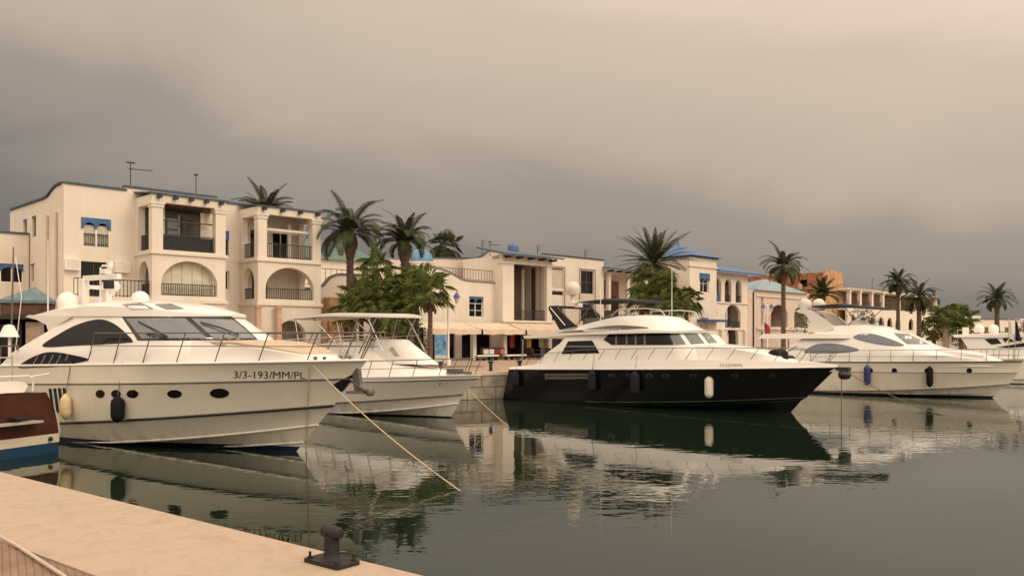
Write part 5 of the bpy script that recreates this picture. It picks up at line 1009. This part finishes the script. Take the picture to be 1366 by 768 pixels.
# ---------- Y4: ivory flybridge yacht on the right
Y = Boat('flybridge_yacht', 'rounded ivory flybridge yacht with bluish oval windows moored at the right', 'yacht', 15.1, 49.7, 40)
rl = [Rail(0, 11.5, -.6, -.45, 1, .02, .02, .5, 2), Rail(0, 12.1, -.1, .3, 2.2, 1.95, 2.02, .33, 1.8), Rail(0, 12.6, .12, .72, 2.4, 2.03, 2.12, .36, 1.95), Rail(0, 12.95, 1.18, 1.28, 1.0, 2.12, 2.2, .42, 2.2), Rail(0, 13.17, 1.66, 1.86, 1.2, 2.12, 2.22, .45, 2.4)]
hull(Y, rl, [('hull_bottom', hull_cream), ('lower_topside', hull_cream), ('topside', hull_cream), ('upper_topside', hull_cream)], hull_cream, gelcoat)
strake(Y, rl[4], 'rub_rail', mat('dark_rubbing_strip', (.06, .05, .045), .5), .034); strake(Y, rl[3], 'pinstripe', greyc, .016); strake(Y, rl[2], 'dark_stripe', greyc, .022, .25)
loft(Y, 'deckhouse', gelcoat, [dict(z=1.6, xa=1.2, w=2.08, xn=7.2, xf=12.2), dict(z=[(1, 2.05), (8, 2.15), (10, 2.1), (12, 1.9)], xa=1.6, w=1.98, xn=7.0, xf=11.8), dict(z=[(1, 2.72), (8, 2.68), (9.5, 2.6)], xa=2.4, w=1.78, xn=6.9, xf=9.3), dict(z=[(1, 3.05), (8, 3.28)], xa=3.0, w=1.6, xn=5.6, xf=8.0), dict(z=[(2, 3.2), (5, 3.45), (7.3, 3.40)], xa=3.2, w=1.3, xn=4.8, xf=7.3)], .10, inside=rl[4], gap=.08)
loft(Y, 'foredeck_trunk', gelcoat, [dict(z=1.75, xa=7, w=1.7, xn=9, xf=12.6), dict(z=[(7, 2.6), (9, 2.5), (11, 2.25), (12.2, 1.98)], xa=7, w=1.35, xn=8.6, xf=12.0)], .10, inside=rl[4], gap=.16)
loft(Y, 'flybridge_deck', gelcoat, [dict(z=[(0, 2.98), (3, 2.98), (5.5, 3.0)], xa=.2, wa=1.7, w=1.92, xn=4.6, xf=6.2), dict(z=[(0, 3.24), (3, 3.26), (5.5, 3.2)], xa=.5, wa=1.65, w=1.85, xn=4.6, xf=6.3)], .03, bottom=True)
loft(Y, 'flybridge_coaming', gelcoat, [dict(z=3.2, xa=3.4, w=1.6, xn=5.4, xf=7.9), dict(z=[(3, 3.5), (4.5, 3.68), (6, 3.72), (7, 3.58)], xa=3.6, w=1.35, xn=5.0, xf=7.0)], .06)
loft(Y, 'helm_console', gelcoat, [dict(z=3.6, xa=4.8, w=.7, xn=5.2, xf=6.2), dict(z=3.98, xa=5.1, w=.5, xn=5.3, xf=5.6)], .03)
Y.surf('lower_window', glass_blue, spl([(1073, 470), (1082, 462), (1096, 458), (1120, 459), (1146, 466), (1130, 470), (1100, 471)]), .014, step=6)
Y.surf('upper_window', glass_blue, spl([(1138, 450), (1150, 445), (1172, 447), (1206, 460), (1185, 461), (1155, 456)]), .014, step=6)
Y.surf('windshield', glass_grey, [(1191, 444), (1211, 445), (1240, 459), (1210, 459)], .014, mirror=False, step=6)
for px in (1161, 1193, 1237, 1293): Y.surf('porthole', glass, oval(px, 494, 3.8, 3.4), .012, step=3)
for s in (-1, 1):
    ol = [(1063, 414), (1075, 412.5), (1088, 418), (1099, 425), (1112, 439), (1078, 443), (1081, 431), (1079, 425), (1073, 419), (1063, 416)]
    q = [Y.loc(x, y, 1.5) for x, y in ol]; b = MB(); b.wall(spl([(p.x, p.z) for p in q], n=3), (), s * 1.36, s * 1.52, 'y'); ar = Y.part(b, 'radar_arch', gelcoat)
t = Y.loc(1069, 414, 1.5); b = MB(); b.box(t.x - .25, t.x + .2, -1.36, 1.36, t.z - .06, t.z + .05); ar = Y.part(b, 'arch_bar', gelcoat)
for px, w in ((1074, .75), (1092, -.15)): p = Y.loc(px, 406, w); dome(Y, 'satellite_dome', (p.x, p.y, p.z - .02), .36, mat('dome_white', (.62, .57, .50), .45), ar, .8)
b = MB(); b.box(t.x - .1, t.x + .1, -.35, -.2, t.z, t.z + .55); Y.part(b, 'mast_light', gelcoat, ar)
loft(Y, 'bimini', mat('black_canvas', (.012, .012, .014), .9), [dict(z=[(3, 4.72), (4.5, 4.74), (7, 4.5)], xa=3.2, w=1.3, xn=6.2, xf=6.9), dict(z=[(3, 4.78), (4.5, 4.86), (7, 4.56)], xa=3.2, w=1.25, xn=6.2, xf=6.85)], .08, ray=False, bottom=True)
b = MB()
for s in (-1, 1): b.tube([(4.2, s * 1.25, 4.74), (5.0, s * 1.35, 3.7)], .02, 5); b.tube([(6.2, s * 1.25, 4.6), (5.2, s * 1.35, 3.7)], .02, 5)
b.tube([(4.2, -1.25, 4.74), (4.2, 1.25, 4.74)], .02, 5); b.tube([(5.1, -1.36, 3.7), (5.1, 1.36, 3.7)], .02, 5)
Y.part(b, 'bimini_frame', dsteel)
bowrail(Y, rl[4], .26, .97, .62, 9, .04, r=.016, m=dsteel, pulpit=.0, mid=(.5,))
b = MB()
for s in (-1, 1): b.tube([(.7, s * 1.7, 1.7), (.7, s * 1.65, 3.0)], .04, 6); b.tube([(1.2, s * 2.0, 1.7), (2.6, s * 1.9, 2.6)], .03, 6)
Y.part(b, 'overhang_post', steel)
b = MB(); b.box(.6, 1.6, -1.2, 1.2, 1.7, 2.2); Y.part(b, 'cockpit_seat', mat('grey_cover', (.12, .11, .10), .9))
c = Y.loc(1046, 466, 1.2)
fender(Y, 1158, 500, .34, .95, mat('fender_blue', (.02, .03, .13), .6), 'blue fender hanging on the ivory yacht', .5); fender(Y, 1240, 502, .32, .95, rubber, 'black fender hanging on the ivory yacht', .5)
r = thing('ensign', 'small red flag hanging from a white staff at the stern of the ivory yacht', 'flag', Y.m @ Vector((.25, -.9, 1.7)), 0); b = MB(); b.tube([(0, 0, 0), (0, 0, 2.35)], .025, 6); b.build('staff', white_paint, r)
b = MB(); b.grid([[(.02 + .09 * k + .04 * j / 5, .05 * sin(k * 1.8 + j * .5), 2.3 - .14 * j - .09 * k) for k in range(5)] for j in range(6)]); b.build('cloth', red, r)
Y4 = Y
# ---------- Y5: white yacht cut by the right edge
Y = Boat('motor_yacht', 'white motor yacht cut off by the right edge, behind the ivory yacht', 'yacht', 30.9, 58.4, 28)
rl = [Rail(0, 13, -.6, -.45, 1, .02, .02, .5, 2), Rail(0, 13.8, -.1, .5, 2.2, 1.95, 2.05, .33, 1.8), Rail(0, 14.2, .25, .9, 2.0, 2.03, 2.12, .36, 1.95), Rail(0, 15, 1.55, 1.9, 1.2, 2.12, 2.22, .45, 2.4)]
hull(Y, rl, [('hull_bottom', hull_white), ('lower_topside', hull_white), ('topside', hull_white)], hull_white, gelcoat); strake(Y, rl[2], 'dark_stripe', greyc, .03); strake(Y, rl[3], 'rub_rail', dsteel, .025)
loft(Y, 'deckhouse', gelcoat, [dict(z=1.6, xa=.9, w=1.95, xn=8, xf=12.5), dict(z=2.2, xa=.9, w=1.8, xn=8, xf=12), dict(z=3.05, xa=.4, w=1.7, xn=7, xf=9)], .02)
loft(Y, 'hardtop', gelcoat, [dict(z=3.05, xa=.0, w=1.8, xn=7, xf=9.2), dict(z=[(0, 3.18), (4, 3.34), (9, 3.2)], xa=-.1, w=1.78, xn=7, xf=9.1)], .08, bottom=True)
Y.surf('side_window', glass, [(1313, 452), (1330, 451), (1336, 458), (1322, 459.5)], .014, step=4); Y.surf('side_window', glass, [(1337, 451), (1346, 450.5), (1341, 457)], .014, step=4); Y.surf('side_window', glass, [(1350, 450), (1364, 449), (1362, 454), (1344, 456.5)], .014, step=4); Y.surf('lower_window', glass, [(1329, 463), (1366, 457), (1376, 462), (1345, 464)], .014, step=4)
dome(Y, 'radar_dome', (1.5, -.4, 3.62), .33, tall=.8); dome(Y, 'radar_dome', (2.4, .5, 3.62), .33, tall=.8); bowrail(Y, rl[3], .1, .97, .7, 12, .1, m=dsteel)
b = MB(); b.box(.5, .9, -.8, -.5, 3.2, 3.75); Y.part(b, 'mast', gelcoat)

# ---------- varnished wooden boat at the left edge, its transom toward us
r = thing('wooden_boat', 'varnished mahogany boat with white and blue waterline bands at the left edge', 'boat', (-12.5, 20.7, 0), R(160))
half = [(-1.49, 0), (-1.50, .5), (-1.46, .75), (-1.36, 1.15), (-1.12, 1.60)]
full = half + [(-y, z) for y, z in half[::-1]]
b = MB(); b.wall([p for p in full if p[1] >= .5], (), 0, .06, 'x'); b.build('transom', mahog, r)
hw = mat('painted_white_band', (.62, .55, .42), .4, var=.06); 
b = MB(); b.wall([(-1.50, .27), (-1.505, .497), (1.505, .497), (1.50, .27)], (), -.012, .06, 'x'); b.build('white_band', hw, r)
b = MB(); b.wall([(-1.47, -.3), (-1.49, .267), (1.49, .267), (1.47, -.3)], (), -.008, .06, 'x'); b.build('blue_band', mat('blue_band', (.012, .045, .10), .4), r)
for s in (-1, 1):
    rows = []
    for z, y in ((-.4, 1.2), (.0, 1.49), (.5, 1.50), (.75, 1.46), (1.15, 1.36), (1.60, 1.12)):
        rows.append([(x, s * y * (1 - (x / 9.0) ** 2.5 if x > 0 else 1), z + .5 * (max(0, x) / 9) ** 2 * (z > 0)) for x in [.062 + i * .6 for i in range(15)]])
    b = MB(); b.grid(rows); b.build('hull_side', hw if s < 0 else mahog, r)
    b = MB(); b.tube([(-.01, s * 1.515, .5), (-.01, s * 1.475, .75), (-.01, s * 1.40, 1.05)], .022, 5); b.build('corner_trim', hw, r)
b = MB(); b.grid([[(x, y * 1.12, 1.58 + .06 * (1 - y * y)) for x in (.03, 2, 4, 6)] for y in (-1, -.5, 0, .5, 1)]); b.build('deck', mat('pale_deck', (.5, .42, .32), .7), r)
b = MB(); b.wall([(-.8, 1.6), (-.92, 1.78), (-.8, 1.88), (.0, 1.88), (.1, 1.6)], (), .4, .75, 'x'); b.build('seat', white_paint, r)
b = MB(); b.tube([(.35, -1.0, 1.62), (.3, -1.0, 1.9), (.3, -.85, 2.03), (.3, .1, 2.04), (.3, .3, 1.9)], .025, 6); b.tube([(.35, -.9, 2.0), (.35, -1.5, 2.06)], .02, 5); b.build('grab_rail', white_paint, r)
b = MB(); [b.tube([(.7 + .5 * (i % 2), -.7 + .5 * i, 1.6), (.7 + .5 * (i % 2), -.7 + .5 * i, 2.55)], .022, 5) for i in range(4)]; b.tube([(.7, -.7, 2.5), (1.2, -.2, 2.5), (.7, .3, 2.5), (1.2, .8, 2.5)], .02, 5); b.build('deck_rail', steel, r)
b = MB(); b.box(-.34, 0.0, -.75, 1.5, .86, .91); b.build('swim_platform', mat('weathered_plank', (.42, .36, .29), .7, var=.15), r)
b = MB(); b.box(-.02, -.005, -.9, 1.5, .955, 1.0); b.box(-.30, -.04, -.4, .0, 1.0, 1.03); b.build('platform_shadow_strip', iron, r)  # dark strips standing in for the shade above the swim platform
b = MB(); b.lathe([(.01, -.05), (.05, -.05), (.06, 0), (.03, .06)], (-.06, -1.2, .38), 8); b.build('exhaust', iron, r)
bf = thing('ball_fender', 'round white fender with dark band hanging on the mahogany transom', 'fender', (-12.62, 19.62, 1.28)); b = MB(); b.lathe([(.02, -.26), (.16, -.22), (.25, -.1), (.27, .02), (.24, .14), (.14, .24), (.03, .28)], (0, 0, 0), 16); b.build('fender_body', fend_white, bf)
b = MB(); b.lathe([(.262, -.06), (.280, -.02), (.262, .03)], (0, 0, 0), 16); b.build('band', iron, bf); b = MB(); b.tube([(0, 0, .28), (-.05, .1, .5)], .015, 5); b.build('rope', rope_d, bf)

# ------------------------------------------------------------------ mooring ropes, bollard, hose, small quay things
def rope(name, lb, a, c, sag, rad, m=rope_m, n=24):
    a, c = Vector(a), Vector(c); o0 = a.copy(); pts = [a.lerp(c, i / n) - Vector((0, 0, sag * 4 * (i / n) * (1 - i / n))) - o0 for i in range(n + 1)]
    b = MB(); b.tube(pts, rad, 6); q = b.build(name, m); q.location = o0; return tag(q, lb, 'rope', None)
def onwater(px, py, z=0): Yd = F * (EYE - z) / (py - HY); return Vector(((px - HX) * Yd / F, Yd, z))
def wp(bt, px, py): h, n, _ = bt.cast(px, py); return bt.m @ (h + n * .04)
a = wp(Y1, 418, 486); rope('mooring_rope', 'long pale mooring rope slanting from the big yacht bow into the water', a, onwater(628, 664, -.1), .16, .015)
a = wp(Y1, 413, 486); e_ = onwater(408, 606, -.1); rope('mooring_rope', 'pale rope hanging almost straight down from the big yacht bow', a, e_, .03, .016)
a = wp(Y2, 604, 498); rope('mooring_rope', 'pale mooring rope from the bow of the white hardtop boat', a, onwater(684, 573, -.1), .10, .014)
a = wp(Y2, 588, 509); rope('mooring_rope', 'thin dark line down the bow of the white hardtop boat', a, onwater(567, 556, -.1), .0, .013, rope_d)
a = Y3.m @ Vector((15.35, 0, 1.6)); rope('anchor_chain', 'thin pale chain hanging straight from the black yacht bow', a, (a.x - .02, a.y, -.2), 0, .018, dsteel)
a = wp(Y4, 1132, 497); rope('mooring_rope', 'long dark mooring rope from the ivory yacht into the water', a, onwater(1298, 566, -.1), .22, .018, rope_d)
bx, by = -1.365, 6.33
r = thing('bollard', 'rusty black cast iron mooring bollard on the near quay edge', 'bollard', (bx, by, QZ), nq); r.scale = (.88, .88, .84)
b = MB(); b.wall([(-.21, -.13), (.21, -.13), (.23, -.11), (.23, .11), (.21, .13), (-.21, .13), (-.23, .11), (-.23, -.11)], (), 0.002, .035, 'z'); b.build('base_plate', castiron, r)
b = MB(); b.lathe([(.10, .035), (.075, .055), (.066, .09), (.064, .24), (.07, .26)], (0, 0, 0), 20); b.build('post', castiron, r)
b = MB()
hd = [(-.115, .02), (-.112, .05), (-.09, .064), (-.03, .068), (.03, .068), (.09, .064), (.112, .05), (.115, .02)]
b.tube([(x, 0, .278) for x in (-.118, -.108, -.08, 0, .08, .108, .118)], [.02, .045, .058, .060, .058, .045, .02], 16); b.build('head', castiron, r)
for x, y in ((-.18, -.09), (.18, .09), (-.18, .09), (.18, -.09)):
    b = MB(); b.lathe([(.024, .034), (.024, .052), (.012, .054), (.012, .095 if x * y > 0 else .06), (.004, .097 if x * y > 0 else .062)], (x, y, 0), 6); b.build('bolt', castiron, r)
pts = [(-4.9, 7.69), (-4.62, 7.39), (-4.36, 7.125), (-4.08, 6.86), (-3.8, 6.575), (-3.5, 6.265), (-3.22, 5.98), (-2.9, 5.63), (-2.6, 5.37)]
b = MB(); b.tube([(x + 4.9, y - 7.69, .012) for x, y in pts], .014, 8); q = b.build('hose', mat('pale_hose', (.52, .44, .36), .5)); q.location = (-4.9, 7.69, QZ); tag(q, 'pale hose lying across the brick paving at the lower left corner', 'hose')
for i, (t, lb) in enumerate(((-2.6, 'black mooring bollard on the far quay behind the white hardtop boat'), (1.9, 'black mooring bollard on the far quay left of the black yacht'), (.2, 'black mooring bollard on the far quay between the two boats'))):
    x, y = edge(t, .9); q = thing('bollard', lb, 'bollard', (x, y, QZ)); b = MB(); b.lathe([(.2, 0), (.2, .04), (.09, .08), (.08, .42), (.14, .46), (.14, .54), (.03, .58)], (0, 0, 0), 12); b.build('post', iron, q)
